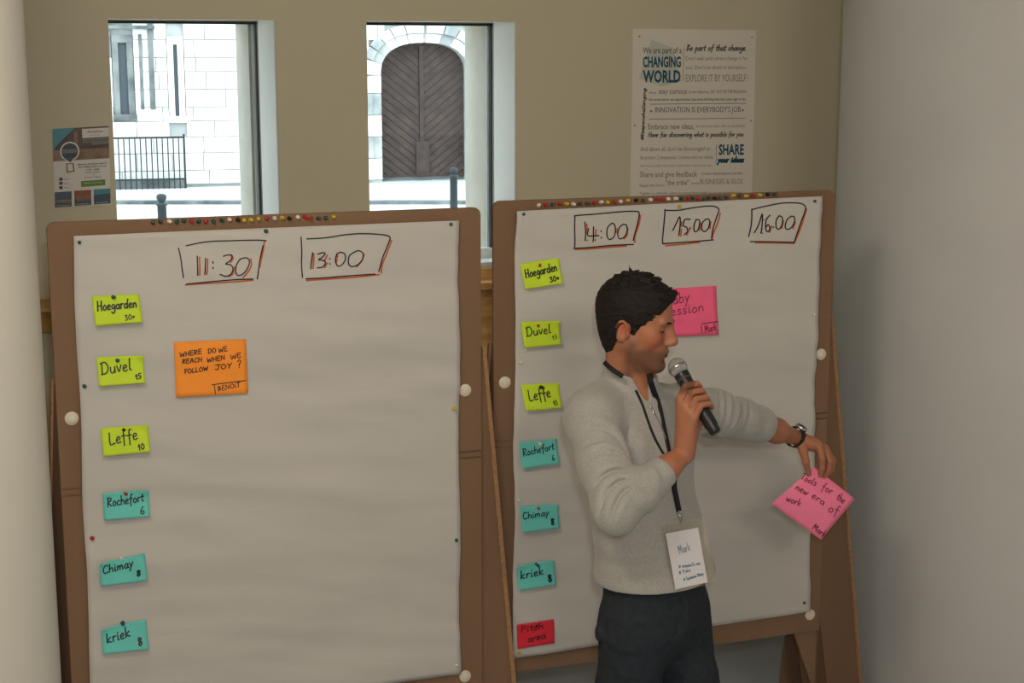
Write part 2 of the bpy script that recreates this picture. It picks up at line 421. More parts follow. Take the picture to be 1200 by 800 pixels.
# spandrels of the arch
sgnp = lambda v, p: math.copysign(abs(v) ** p, v)
AP = .80
arch = [(dC + dr * sgnp(math.cos(a), AP), dSp + (dT - dSp) * max(0, math.sin(a)) ** AP) for a in np.linspace(0, math.pi, 25)]
for k in range(24):
    (s0, z0), (s1, z1) = arch[k], arch[k + 1]
    m_.prism([FAC.p(s0, z0, -.03), FAC.p(s1, z1, -.03), FAC.p(s1, dT + .01, -.03), FAC.p(s0, dT + .01, -.03)], -FAC.n * .5)
m_.build('wall_core', MORTAR, fac)
# ashlar blocks: share one mesh
slits = [(fs(141), fs(151), FAC.sz(145, 134)[1], FAC.sz(145, 50)[1]), (fs(205), fs(210), FAC.sz(208, 136)[1], FAC.sz(208, 52)[1])]
aOut = .38
rnd = random.Random(4)
bm_ = {}
def block(s0, s1, z0, z1, proud, m):
    w, h = s1 - s0 - .012, z1 - z0 - .012
    key = (m.name)
    if key not in bm_:
        me = bpy.data.meshes.new('stone'); v = [(x, y, z) for x in (-.5, .5) for y in (-.04, .04) for z in (-.5, .5)]
        me.from_pydata(v, [], [(0, 1, 3, 2), (4, 6, 7, 5), (0, 4, 5, 1), (2, 3, 7, 6), (0, 2, 6, 4), (1, 5, 7, 3)]); me.materials.append(m); bm_[key] = me
    o = bpy.data.objects.new('stone', bm_[key]); COL.objects.link(o); o.parent = fac
    o.location = ((s0 + s1) / 2, -proud - .0, (z0 + z1) / 2); o.scale = (w, 1, h)
def split_block(s0, s1, z0, z1):
    # clip horizontally around door, arch ring and slit windows
    segs = [(s0, s1)]
    zm = (z0 + z1) / 2
    holes = [(a - .12, b + .12) for a, b, c, d in slits if z1 > c - .1 and z0 < d + .1]
    R = dr + aOut
    if zm < dSp: holes.append((dC - R, dC + R))
    else:
        q = 1 - ((zm - dSp - .05) / (dT - dSp + aOut)) ** 2
        if q > 0: holes.append((dC - R * math.sqrt(q), dC + R * math.sqrt(q)))
    for a, b in holes:
        ns = []
        for x, y in segs:
            if b <= x or a >= y: ns.append((x, y)); continue
            if a > x: ns.append((x, a))
            if b < y: ns.append((b, y))
        segs = ns
    for x, y in segs:
        if y - x > .08:
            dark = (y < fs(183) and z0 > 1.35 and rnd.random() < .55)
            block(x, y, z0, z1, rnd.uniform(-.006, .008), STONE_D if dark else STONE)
sA, sB = fs(-60), fs(660)
z = 0.0; row = 0
while z < 3.6:
    h = rnd.choice((.26, .3, .33)); s = sA - rnd.uniform(0, .5)
    while s < sB:
        w = rnd.uniform(.55, .95); e = min(s + w, sB)
        if e > sA: split_block(max(s, sA), e, z, z + h)
        s += w
    z += h; row += 1
# door surround: jamb stones and voussoirs, each with its own edges
for side in (-1, 1):
    zz = 0.0
    while zz < dSp - .02:
        h = min(.42, dSp - zz)
        m_ = MB()
        for (a, b, pr) in ((0, aOut * .5, .0), (aOut * .5, aOut - .02, .06)):
            s0, s1 = dC + side * (dr + a), dC + side * (dr + b)
            fbox(m_, min(s0, s1), max(s0, s1), zz + .008, zz + h - .008, -.2, pr)
        m_.build('jamb_stone', STONE_M if rnd.random() < .4 else STONE, fac); zz += h
NV = 12
for k in range(NV):
    a0, a1 = math.pi * k / NV + .012, math.pi * (k + 1) / NV - .012
    for (ra, rb, pr, nm) in ((0, aOut * .45, -.02, 'inner_arch_stone'), (aOut * .5, aOut - .02, .07, 'arch_stone')):
        m_ = MB(); A = np.linspace(a0, a1, 4)
        pt = lambda r, a: FAC.p(dC + (dr + r) * sgnp(math.cos(a), AP), dSp + (dT - dSp + r) * math.sin(a) ** AP, pr)
        poly = [pt(ra, a) for a in A] + [pt(rb, a) for a in A[::-1]]
        m_.prism(poly, -FAC.n * .2); m_.build(nm, STONE if k not in (1, 4, 9, 10) else STONE_M, fac)
for (a, b, c, d) in slits:
    m_ = MB(); fbox(m_, a, b, c, d, -.03, -.02); m_.build('slit_window', mat('dark_slit', (64, 74, 82), .6), fac)
    m_ = MB(); fbox(m_, a - .11, a - .0, c - .1, d + .08, -.03, .03); fbox(m_, b, b + .11, c - .1, d + .08, -.03, .03); fbox(m_, a - .11, b + .11, d, d + .14, -.03, .04); fbox(m_, a - .14, b + .14, c - .12, c, -.03, .07)
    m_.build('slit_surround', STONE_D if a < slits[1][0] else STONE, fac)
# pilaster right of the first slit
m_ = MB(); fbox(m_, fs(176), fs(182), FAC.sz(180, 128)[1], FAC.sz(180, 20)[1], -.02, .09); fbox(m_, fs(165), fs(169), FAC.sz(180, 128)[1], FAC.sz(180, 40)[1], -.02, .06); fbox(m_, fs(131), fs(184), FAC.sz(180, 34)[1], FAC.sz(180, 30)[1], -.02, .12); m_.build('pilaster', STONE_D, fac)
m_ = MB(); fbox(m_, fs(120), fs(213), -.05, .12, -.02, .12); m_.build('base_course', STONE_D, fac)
# arched double door with diagonal planks
door = empty('arched_door', FAC.p(dC, 0, -.3), FAC.yaw(), label='dark weathered arched double door of diagonal planks, across the street', cat='door')
def arch_z(s): 
    q = max(0.0, 1 - abs((s - dC) / dr) ** (2 / AP)); return dSp + (dT - dSp) * q ** (AP / 2)
def clip_poly(poly, side):
    # clip polygon (s,z) by leaf rectangle and arch, by half-plane steps
    def cl(P, f):
        out = []
        for i in range(len(P)):
            a, b = P[i], P[(i + 1) % len(P)]; fa, fb = f(a), f(b)
            if fa >= 0: out.append(a)
            if fa * fb < 0: t = fa / (fa - fb); out.append((a[0] + (b[0] - a[0]) * t, a[1] + (b[1] - a[1]) * t))
        return out
    s0, s1 = (dL + .03, dC - .05) if side < 0 else (dC + .05, dR - .03)
    for f in (lambda p: p[0] - s0, lambda p: s1 - p[0], lambda p: p[1] - .03):
        poly = cl(poly, f)
        if len(poly) < 3: return None
    for k in range(1, 12):
        a = math.pi * k / 12; px, pz = dC + dr * sgnp(math.cos(a), AP), dSp + (dT - dSp) * math.sin(a) ** AP
        nx, nz = sgnp(math.cos(a), 2 - AP) / dr, math.sin(a) ** (2 - AP) / (dT - dSp)
        poly = cl(poly, lambda p: (px - p[0]) * nx + (pz - p[1]) * nz)
        if len(poly) < 3: return None
    return poly
step = .165
for side in (-1, 1):
    m_ = MB(); P = [(dL + .0, 0), (dC, 0)] if side < 0 else [(dC, 0), (dR, 0)]
    cols = np.linspace(P[0][0], P[1][0], 13)
    for a, b in zip(cols[:-1], cols[1:]): m_.prism([FAC.p(a, .01, -.36), FAC.p(b, .01, -.36), FAC.p(b, arch_z(b), -.36), FAC.p(a, arch_z(a), -.36)], -FAC.n * .05)
    leaf = m_.build('door_leaf', OAK_D, door)
    k = -12
    while k < 40:
        z0 = k * step
        S0, S1 = (dL, dC) if side < 0 else (dC, dR); dz = (S1 - S0) * .78
        poly = [(S0, z0 + (dz if side < 0 else 0)), (S1, z0 + (0 if side < 0 else dz)), (S1, z0 + step - .035 + (0 if side < 0 else dz)), (S0, z0 + step - .035 + (dz if side < 0 else 0))]
        q = clip_poly(poly, side)
        if q:
            m_ = MB(); m_.prism([FAC.p(s, zz, -.325) for s, zz in q], -FAC.n * .035); m_.build('plank', OAK, leaf)
        k += 1
m_ = MB(); fbox(m_, dC - .045, dC + .045, .03, dT - .05, -.36, -.29); m_.build('meeting_stile', OAK, door)
m_ = MB(); fbox(m_, dC - .13, dC + .14, .03, .72, -.30, -.27); m_.build('lock_board', OAK, door)
# iron railing
rl = fs(120); rr = fs(212.5); rz = FAC.sz(212, 160)[1]
rail = empty('iron_railing', FAC.p((rl + rr) / 2, 0, .25), FAC.yaw(), label='grey iron railing at the foot of the pale building, seen through the left window', cat='railing')
m_ = MB(); m_.box(FAC.p((rl + rr) / 2, rz, .25), ((rr - rl) / 2, .02, .018), [FAC.t, FAC.n, (0, 0, 1)]); m_.build('top_rail', IRON, rail)
m_ = MB(); m_.box(FAC.p((rl + rr) / 2, .12, .25), ((rr - rl) / 2, .02, .015), [FAC.t, FAC.n, (0, 0, 1)]); m_.build('bottom_rail', IRON, rail)
s = rr; first = None
while s > rl:
    m_ = MB(); r_ = .02 if s == rr else .011
    m_.tube([FAC.p(s, -.06, .25), FAC.p(s, rz + (.06 if s == rr else .0), .25)], r_, 8); m_.build('baluster', IRON, rail); s -= .1
# bollards and kerb
for nm, u, v, d, lab in (('bollard', 189, 227, 15.4, 'grey iron bollard with ball top outside the left window'), ('bollard', 531.5, 196, 19.0, 'grey iron bollard with ball top in front of the arched door')):
    top = M(u, v, d); m_ = MB(); zt = top[2] + .06
    m_.lathe([(.07, 0), (.07, .08), (.052, .1), (.045, zt - .12), (.055, zt - .115), (.055, zt - .1), (.026, zt - .09), (.03, zt - .08), (.045, zt - .06), (.052, zt - .035), (.045, zt - .01), (.02, zt), (.0, zt)], (top[0], top[1], -.06), (0, 0, 1), 20)
    tag(m_.build(nm, IRON, smooth=True), lab, 'bollard')
kd = 2.42 * 1800 / (236 - 68)
m_ = MB(); m_.box((-3, kd, -.035), (12, .13, .03), [(1, 0, 0), (0, 1, 0), (0, 0, 1)]); tag(m_.build('kerb', STONE_D), 'low grey kerb running along the street outside', 'kerb')

# ------------------------------------------------------------------ cardboard display boards
def board(PL, name, label, cTL, cTR, cBR, notchL, notchR, wingL, wingR, creaseL, creaseR, arch, wl, wr, strut=None):
    s0, zt0 = PL.sz(*cTL); s1, zt1 = PL.sz(*cTR); zt = (zt0 + zt1) / 2
    zb = PL.sz(*cBR)[1]
    root = empty(name, PL.p((s0 + s1) / 2, 0, -.05), PL.yaw(), label=label, cat='display board')
    r = .022; poly = [(s0, zb), (s1, zb)] + [(s1 - r + r * math.cos(a), zt - r + r * math.sin(a)) for a in np.linspace(0, math.pi / 2, 6)] + [(s0 + r + r * math.cos(a), zt - r + r * math.sin(a)) for a in np.linspace(math.pi / 2, math.pi, 6)]
    m = MB(); m.prism([PL.p(s, z, 0) for s, z in poly], -PL.n * .014)
    bevel(m.build('front_panel', CARD, root), .002)
    out = {'root': root, 's0': s0, 's1': s1, 'zt': zt, 'zb': zb}
    # the panel of the legs behind the frame, cut out as a trapezoid arch
    sA, zA = PL.sz(*arch[0], -.016); sB, zB = PL.sz(*arch[1], -.016); slope = (sB - sA) / (zB - zA)
    w_ = s1 - sA; foot = sA + slope * (0 - zA)
    for sgn in (1, -1):
        f = (lambda s: s) if sgn == 1 else (lambda s: s0 + s1 - s)
        P = [(f(sA), zb + .1), (f(sA), zA), (f(foot), 0), (f(s1 - .002), 0), (f(s1 - .002), zb + .1)]
        m = MB(); m.prism([PL.p(s, z, -.016) for s, z in P], -PL.n * .012); m.build('leg', CARD, root)
    # fold-back wings: wide at the floor, narrow at the notch
    for side, notch, beta, w0 in ((-1, notchL, wl[0], wl[1]), (1, notchR, wr[0], wr[1])):
        z_n = PL.sz(*notch)[1]; se = s0 if side < 0 else s1
        b = math.radians(beta); d = PL.t * side * math.cos(b) - PL.n * math.sin(b)
        nn = np.cross(d, (0, 0, 1.0)) * side
        P = PL.p(se, 0, -.014) + d * .001; up = np.array([0, 0, 1.0])
        top = .012
        q = [P, P + d * w0, P + d * top + up * z_n, P + up * (z_n - .01)]
        m = MB(); m.prism(q, -nn * .008); m.build('wing', CARD, root)
        # doubled-over cut edge, paler
        e0, e1 = q[1], q[2]; m = MB(); m.prism([e0 - d * .012, e0 + d * .004, e1 + d * .004, e1 - d * .008], nn * .006); m.build('cut_edge', CARD_EDGE, root)
    if strut:     # inner layer of the right wing, set back
        O = -.20; q = [PL.sz(u, v, O) for u, v in strut]; lo = lambda a, b: a[0] + (a[0] - b[0]) / (a[1] - b[1]) * (0 - a[1])
        m = MB(); m.prism([PL.p(q[0][0], q[0][1], O), PL.p(q[1][0], q[1][1], O), PL.p(lo(q[2], q[1]), 0, O), PL.p(lo(q[3], q[0]), 0, O)], -PL.n * .008); m.build('rear_strut', CARD, root)
    # double horizontal crease across the panel: two raised lips with the fold between
    zc = PL.sz(*creaseL)[1]; zc2 = PL.sz(*creaseR)[1]; zc = (zc + zc2) / 2
    for dz in (-.009, .009):
        m = MB(); m.tube([PL.p(s0 + .004, zc + dz, .0), PL.p(s1 - .004, zc + dz, .0)], .0028, 6); m.build('crease', CARD, root, True)
    return out
def fastener(PL, bd, u, v):
    s, z = PL.sz(u, v); m = MB()
    m.lathe([(.0185, -.004), (.0185, .001), (.0175, .0025), (.0125, .0032), (.012, .0032), (.0115, .0058), (.0100, .0066), (.0, .0068)], PL.p(s, z, .001), PL.n, 24)
    m.build('fastener', CREAM, bd['root'], True)
BD1 = board(B1, 'cardboard_display_board', 'brown cardboard display board with 11:30 and 13:00 columns, the left one', (54, 260), (563.5, 243.5), (563.5, 812), (58, 447), (565, 406), None, None, (72, 573), (552, 536), ((520, 818), (541, 880)), (74, .30), (5, .155))
BD2 = board(B2, 'cardboard_display_board', 'brown cardboard display board with 14:00 to 16:00 columns, behind the man', (578, 237), (980, 221.5), (963.5, 738), (575, 404), (975, 372), None, None, (590, 523), (962, 484), ((931, 742), (950, 800)), (84, .26), (26, .33), [(924, 715), (945, 715), (962, 800), (915, 800)])
for u, v in ((84, 490), (545, 457), (545, 792)): fastener(B1, BD1, u, v)
for u, v in ((591.5, 448), (962, 415), (949, 720)): fastener(B2, BD2, u, v)

# ------------------------------------------------------------------ flipchart paper
def wob(s, z, seed, A=1.0):
    v = Vector((s * 2.2 + seed, z * 6.0, seed * 3.1))
    return A * (.0100 * noise.noise(v) + .0075 * noise.noise(Vector((s * 3.5 + seed, z * 15 + s * 2, 1.7))) + .0026 * noise.noise(Vector((s * 9 + z * 9, z * 22, seed))))
class Sheet:
    def __init__(self, PL, corners, seed):
        self.PL = PL; self.seed = seed; self.c = [np.array(PL.sz(*c, .008)) for c in corners]   # TL TR BR BL
    def off(self, s, z): return .0125 + wob(s, z, self.seed)
    def at(self, s, z, e=0.0): return self.PL.p(s, z, self.off(s, z) + e)
    def px(self, u, v, e=0.0):
        s, z = self.PL.sz(u, v, .0085 + e); return self.at(s, z, e)
    def build(self, label):
        n, m_ = 70, 90; V = []; TL, TR, BR, BL = self.c
        for j in range(m_ + 1):
            b = j / m_
            for i in range(n + 1):
                a = i / n; q = (TL * (1 - a) + TR * a) * (1 - b) + (BL * (1 - a) + BR * a) * b
                if i in (0, n): q = q + np.array([.0022 * math.sin(b * 17 + self.seed + i) , 0])
                V.append(self.at(q[0], q[1]))
        F = [(j * (n + 1) + i, (j + 1) * (n + 1) + i, (j + 1) * (n + 1) + i + 1, j * (n + 1) + i + 1) for j in range(m_) for i in range(n)]
        o = mesh('flipchart_sheet', V, F, PAPER, smooth=True)
        so = o.modifiers.new('thick', 'SOLIDIFY'); so.thickness = .0006; so.offset = 0
        tag(o, label, 'paper'); return o
SH1 = Sheet(B1, ((85, 276), (537, 258), (539, 789), (108, 848)), 2.0)
SH2 = Sheet(B2, ((604, 247), (963, 229.5), (947, 715), (600.5, 771)), 9.0)
sh1 = SH1.build('large blank white paper sheet pinned to the left display board')
sh2 = SH2.build('large white paper sheet pinned to the display board behind the man')

def strokes(sheet, obj, ox, oy, sc, data, w, m, name='lettering', e=.0012, taper=True):
    f = lambda x, y: sheet.px(ox + x, oy + y, e); grp = {}
    for st in data.split(','):
        x_ = ox + float(st.split(':')[0]) / sc; key = [x_ > b_ for b_ in (345, 765, 868)]; key = sum(key)
        mb_ = grp.setdefault(key, MB())
        pts = [tuple(map(float, q.split(':'))) for q in st.split()]
        pts = [(x / sc, y / sc) for x, y in pts]
        if len(pts) == 1: pts.append((pts[0][0] + .6, pts[0][1] + .8))
        ribbon(mb_, pts, w, f, smooth=5)
    for g_ in grp.values(): g_.build(name, m, obj)
A = (200, 260, 4.286)
strokes(SH1, sh1, *A, '40:132 50:180 56:230 64:280,78:120 180:100 300:94 420:90 478:93,462:118 450:180 440:240 435:285,80:312 200:300 320:290 412:286,133:172 134:220 135:268,175:182 173:220 170:262,210:199 213:206,209:227 213:233,265:172 290:166 310:170 298:195 275:210 300:215 312:235 300:262 275:272 247:262,350:185 330:215 325:250 338:268 365:258 388:225 395:195 380:180 352:186,653:75 656:150 656:210 660:277,682:84 780:78 870:64 960:58 1050:62 1092:70 1100:84 1085:125 1060:185 1045:248,678:284 760:280 860:272 950:266 1026:262,710:152 706:190 702:234,735:160 760:152 772:158 755:178 740:188 765:192 775:205 762:225 735:230,795:182 797:185,797:208 799:212,850:150 830:160 825:195 838:220 860:212 874:185 870:158 850:150,915:152 893:170 890:205 905:222 935:215 960:185 962:155 940:143 915:152', 1.5, INK)
strokes(SH1, sh1, *A, '144:178 145:222 145:265,185:186 183:225 180:262,469:97 462:150 447:225,75:316 200:308 330:300 414:292,302:170 314:182 302:202,320:225 310:262 290:272,402:185 404:215 387:250 364:278,1108:92 1090:140 1060:215 1058:255,680:293 800:285 920:277 1046:265,717:160 713:232,782:165 772:190,784:205 772:228,835:165 830:200,969:160 956:195 932:224', 1.9, INK_O, e=.0008)
B = (660, 230, 4.0)
strokes(SH2, sh2, *B, '50:243 48:180 52:100 56:90 150:82 260:72 340:70 356:80 350:120 335:170 325:205,46:243 120:238 220:228 325:224,98:120 100:160 96:205,115:150 108:180 130:184 160:182,138:142 136:180 133:210,172:160 173:164,172:190 173:194,225:125 205:145 200:180 210:200 232:190 242:160 238:132 225:125,280:130 262:145 252:180 262:198 285:188 298:160 295:135 280:130,480:62 475:110 470:170 466:222,478:66 540:66 600:56 680:46 720:50 734:66 722:100 705:150 697:195,466:222 530:218 620:212 705:204,516:160 530:130 548:96 550:130 545:185,598:108 572:110 565:138 580:145 585:165 570:180,596:148 597:151,625:110 615:140 618:165 632:160 642:130 640:112 625:110,672:108 655:125 652:155 665:165 682:150 690:122 685:108 672:108,886:60 884:110 870:188,888:62 940:48 1020:32 1090:30 1125:40 1130:62 1110:120 1090:180 1080:215,878:212 960:212 1080:215,895:170 915:130 934:82 930:130 925:172,968:88 950:110 945:150 955:165 965:150 958:132 945:145,980:142 981:145,1010:90 995:115 994:145 1008:152 1022:130 1024:100 1010:90,1065:92 1045:110 1036:140 1045:154 1065:145 1080:118 1078:95 1065:92', 1.5, INK)
strokes(SH2, sh2, *B, '362:90 355:130 335:185 332:215,55:248 130:244 220:236 290:232,107:130 106:205,149:155 143:205,301:150 297:180 282:198,250:150 248:170,740:80 728:120 706:175 699:200,480:231 560:225 640:216,557:120 554:185,594:150 582:182,647:125 642:160,694:120 690:150,1134:60 1118:120 1098:175 1083:212,900:217 980:217 1080:220,939:110 933:172,972:140 964:168,1028:115 1020:148,1084:120 1072:150', 1.9, INK_O, e=.0008)

# ------------------------------------------------------------------ sticky notes
def note(sheet, corners, m, label, cat, group, texts, seed, name='sticky_note', curl=.017, corner=(0, 0, 0, 0), inkm=INK):
    c = [np.array(sheet.PL.sz(*q, .012)) for q in corners]; TL, TR, BR, BL = c
    def P(a, b, e=0.0):               # a: 0 left..1 right, b: 0 top..1 bottom
        q = (TL * (1 - a) + TR * a) * (1 - b) + (BL * (1 - a) + BR * a) * b
        lift = .004 + curl * b ** 1.6 + corner[0] * max(0, 1 - a * 2.2 - b * 2.2) ** 2 + corner[1] * max(0, a * 2.2 - 1.2 - b * 2.2) ** 2 + corner[2] * max(0, (a + b) * 1.8 - 2.6) ** 2 + corner[3] * max(0, (b - a) * 1.8 - .8) ** 2
        return sheet.at(q[0], q[1], lift + e)
    n, k = 14, 10
    V = [P(i / n, j / k) for j in range(k + 1) for i in range(n + 1)]
    F = [(j * (n + 1) + i, (j + 1) * (n + 1) + i, (j + 1) * (n + 1) + i + 1, j * (n + 1) + i + 1) for j in range(k) for i in range(n)]
    o = mesh(name, V, F, m, smooth=True)
    so = o.modifiers.new('thick', 'SOLIDIFY'); so.thickness = .0004; so.offset = 0
    tag(o, label, cat, group)
    W = np.linalg.norm(TR - TL); H = np.linalg.norm(BL - TL)
    mb_ = MB(); f = lambda x, y: P(x, 1 - y, .0012) # y up
    fz = lambda x, y: f(x, y / H * W)
    for t in texts:
        if t[0] == 'line':
            ribbon(mb_, [(x, y * H / W) for x, y in t[1]], t[2], fz)
        else:
            tx, x0, y0, x1, y1, h, w = t[:7]
            hand(mb_, tx, (x0, y0 * H / W), (x1, y1 * H / W), h * H / W, w * 1.15, fz, slant=t[7] if len(t) > 7 else .1)
    mb_.build('lettering', inkm, o)
    return o
def quad(ox, oy, sc, *p): return [(ox + x / sc, oy + y / sc) for x, y in p]
GL, GR = 'room notes down the left edge of the left board', 'room notes down the left edge of the board behind the man'
q = quad(100, 335, 6.4, (48, 75), (405, 60), (420, 260), (68, 290))
note(SH1, q, LIME, 'lime green sticky note marked 30+, top of the column on the left board', 'sticky note', GL, [('Hoegarden', .08, .5, .93, .53, .32, .028), ('30+', .64, .1, .86, .15, .17, .02)], 1, corner=(0, 0, .004, 0))
q = quad(100, 335, 6.4, (82, 535), (430, 515), (442, 712), (98, 742))
note(SH1, q, LIME, 'lime green sticky note marked 15, second from the top on the left board', 'sticky note', GL, [('Duvel', .07, .38, .76, .48, .42, .026), ('15', .8, .13, .94, .17, .17, .024)], 2, corner=(0, .012, .004, 0))
q = quad(100, 485, 5.926, (103, 92), (430, 66), (440, 243), (120, 278))
note(SH1, q, LIME, 'lime green sticky note marked 10, third from the top on the left board', 'sticky note', GL, [('Leffe', .15, .38, .78, .5, .42, .026), ('10', .75, .1, .9, .14, .2, .024)], 3, corner=(0, .012, .004, 0))
q = quad(100, 485, 5.926, (120, 545), (436, 520), (445, 695), (128, 724))
note(SH1, q, TEAL, 'teal sticky note marked 6, topmost teal one on the left board', 'sticky note', GL, [('Rochefort', .08, .48, .9, .56, .33, .024), ('6', .78, .1, .9, .13, .25, .022)], 4, corner=(.004, .010, 0, 0))
q = quad(100, 635, 5.714, (92, 128), (395, 66), (408, 238), (100, 282))
note(SH1, q, TEAL, 'teal sticky note marked 8 with a white pin, on the left board', 'sticky note', GL, [('Chimay', .06, .5, .74, .62, .33, .024), ('8', .78, .2, .88, .23, .2, .03)], 5, corner=(.014, 0, 0, 0))
q = quad(100, 635, 5.714, (105, 573), (405, 510), (418, 690), (112, 728))
note(SH1, q, TEAL, 'teal sticky note marked 8 with a dark pin, lowest on the left board', 'sticky note', GL, [('kriek', .1, .38, .64, .52, .36, .026), ('8', .78, .14, .88, .18, .24, .034)], 6, corner=(.014, 0, 0, 0))
q = quad(195, 390, 9.41, (78, 100), (875, 65), (893, 655), (100, 700))
note(SH1, q, ORANGE, 'large orange sticky note with handwriting, on the left board', 'sticky note', None,
     [('WHERE', .07, .73, .38, .78, .08, .011), ('DO', .46, .77, .58, .79, .08, .011), ('WE', .61, .77, .74, .81, .08, .01), ('REACH', .1, .61, .38, .63, .08, .011), ('WHEN', .44, .61, .7, .65, .08, .011), ('WE', .77, .64, .93, .68, .08, .011),
      ('FOLLOW', .13, .42, .46, .46, .08, .011), ('JOY', .55, .46, .79, .49, .09, .011), ('?', .86, .47, .93, .48, .15, .012), ('line', [(.5, .19), (.97, .235)], .012), ('line', [(.535, .18), (.54, .02)], .012), ('BENOiT', .58, .07, .9, .13, .08, .01)], 7, curl=.009)
q = quad(595, 295, 6.6625, (95, 92), (390, 45), (412, 240), (120, 285))
note(SH2, q, LIME, 'lime green sticky note marked 30+, top of the column on the board behind the man', 'sticky note', GR, [('Hoegarden', .07, .43, .93, .52, .32, .028), ('30+', .68, .12, .93, .17, .18, .026)], 8, corner=(0, .008, 0, 0))
q = quad(595, 295, 6.6625, (98, 545), (392, 530), (402, 712), (118, 745))
note(SH2, q, LIME, 'lime green sticky note marked 15, second from the top on the board behind the man', 'sticky note', GR, [('Duvel', .1, .42, .78, .5, .36, .024), ('15', .78, .2, .92, .24, .17, .016)], 9, corner=(0, .012, .004, 0))
q = quad(595, 435, 6.6625, (102, 102), (395, 90), (402, 270), (122, 298))
note(SH2, q, LIME, 'lime green sticky note marked 10, lowest lime one on the board behind the man', 'sticky note', GR, [('Leffe', .14, .36, .76, .46, .4, .026), ('10', .78, .1, .9, .14, .2, .018)], 10, corner=(0, .008, 0, 0))
q = quad(595, 435, 6.6625, (92, 555), (380, 520), (385, 705), (102, 750))
note(SH2, q, TEAL, 'teal sticky note marked 6 with a white pin, on the board behind the man', 'sticky note', GR, [('Rochefort', .06, .46, .92, .56, .28, .022), ('6', .82, .13, .9, .15, .22, .018)], 11)
q = quad(595, 575, 6.4, (85, 110), (368, 92), (370, 262), (92, 298))
note(SH2, q, TEAL, 'teal sticky note marked 8 with a red pin, on the board behind the man', 'sticky note', GR, [('Chimay', .04, .5, .76, .58, .26, .022), ('8', .78, .16, .88, .18, .24, .034)], 12, corner=(0, .014, 0, 0))
q = quad(595, 575, 6.4, (65, 555), (340, 512), (350, 690), (65, 728))
note(SH2, q, TEAL, 'teal sticky note marked 8 with a dark pin, above the red note', 'sticky note', GR, [('kriek', .08, .4, .72, .48, .34, .026), ('8', .8, .14, .92, .18, .26, .036)], 13, corner=(.01, .01, 0, 0))
q = quad(595, 700, 10, (100, 310), (527, 240), (535, 520), (105, 588))
note(SH2, q, RED, 'red sticky note at the bottom of the column on the board behind the man', 'sticky note', GR, [('Pitch', .1, .64, .72, .68, .28, .02), ('area', .28, .2, .78, .26, .3, .022)], 14, curl=.004)
q = quad(740, 340, 8, (290, -8), (785, -38), (795, 405), (310, 436))
note(SH2, [(757, 339.5), (838.5, 334.5), (839.5, 391), (759, 395)], PINK, 'pink sticky note half hidden behind the face of the man', 'sticky note', None,
     [('Ruby', .26, .66, .62, .72, .22, .01), ('Session', .2, .44, .82, .5, .2, .01), ('line', [(.76, .24), (1.0, .27)], .012), ('line', [(.75, .2), (.755, .05)], .012), ('Mark', .8, .06, .98, .1, .14, .01)], 15, curl=.008, inkm=mat('grey_pen_ink', (112, 40, 66), .5))

# ------------------------------------------------------------------ push pins
PINM = {}
def pin(PL, u, v, c, base, label, group, seed=0):
    rr_ = random.Random(int(u * 7 + v)); s, z = PL.sz(u, v, base + .006); p = PL.p(s, z, base)
    ax = PL.n + np.array([rr_.uniform(-.25, .25), 0, rr_.uniform(-.15, .3)]); ax /= np.linalg.norm(ax)
    if c not in PINM:
        m = MB(); m.lathe([(.0006, -.009), (.0008, 0), (.0058, .0002), (.0058, .0018), (.003, .0032), (.0028, .0075), (.0046, .0095), (.0046, .012), (.002, .0128)], (0, 0, 0), (0, 0, 1), 14)
        o = m.build('push_pin', PIN[c][1], None, True); PINM[c] = o
    else:
        o = PINM[c].copy(); COL.objects.link(o)
    o.location = tuple(p); o.rotation_euler = Vector(ax).to_track_quat('Z', 'Y').to_euler()
    for k_ in list(o.keys()): del o[k_]
    tag(o, label, 'push pin', group); return o
row1 = 'g179.7,261 g188,260 w198.5,259.5 g208,260 g216,259 r225,259.5 g233,260 r241.7,260 g250.5,259.5 g260,258 w269,257 k279,257.5 y286.5,258 y294,257.5 y303,256.3 r313.3,256 w322,255.5 y330.5,255.3 k339.3,256 w349.3,254.3 r357.5,254 r365,256 g373.5,256 g382.3,255.5 y391,254'
row2 = 'w632,241 r639.5,240.5 b647.5,240 r656,239 y664,239 w672,239 b679.5,239 b688,238.5 r696.5,238 w705,237 y712.5,237 r720.5,236.5 w728,236 y736.5,235 k745.5,235 g754,235 w762.5,234 r769.5,233.5 r776.5,233.5 w784,233 w792,232.7 g799,233 r806.5,233 g812.5,232 r818.5,233 b825,233 g831,232 k837.5,232 b844.5,232 b851,231.5 y859.5,229.5 b866.8,229.5 y874.5,230 r882,229.5 y891,228.5 k900,228 b907.5,228'
def ordinal(n):
    o = ['first', 'second', 'third', 'fourth', 'fifth', 'sixth', 'seventh', 'eighth', 'ninth', 'tenth', 'eleventh', 'twelfth', 'thirteenth', 'fourteenth', 'fifteenth', 'sixteenth', 'seventeenth', 'eighteenth', 'nineteenth']
    if n < 20: return o[n - 1]
    t = {2: ('twentieth', 'twenty'), 3: ('thirtieth', 'thirty')}[n // 10]
    return t[0] if n % 10 == 0 else t[1] + '-' + o[n % 10 - 1]
cname = {k: v[0] for k, v in PIN.items()}
for row, PL, wh in ((row1, B1, 'left board'), (row2, B2, 'right board')):
    cnt = {}
    for t in row.split(): cnt[t[0]] = cnt.get(t[0], 0) + 1
    k_ = 1
    for t in row.split():
        u, v = map(float, t[1:].split(',')); c = t[0]
        lab = '%s push pin, %s from the left in the top row of the %s' % (cname[c], ordinal(k_), wh); gr = 'push pins along the top of the %s' % wh; k_ += 1
        pin(PL, u, v, c, .0005, lab, gr)
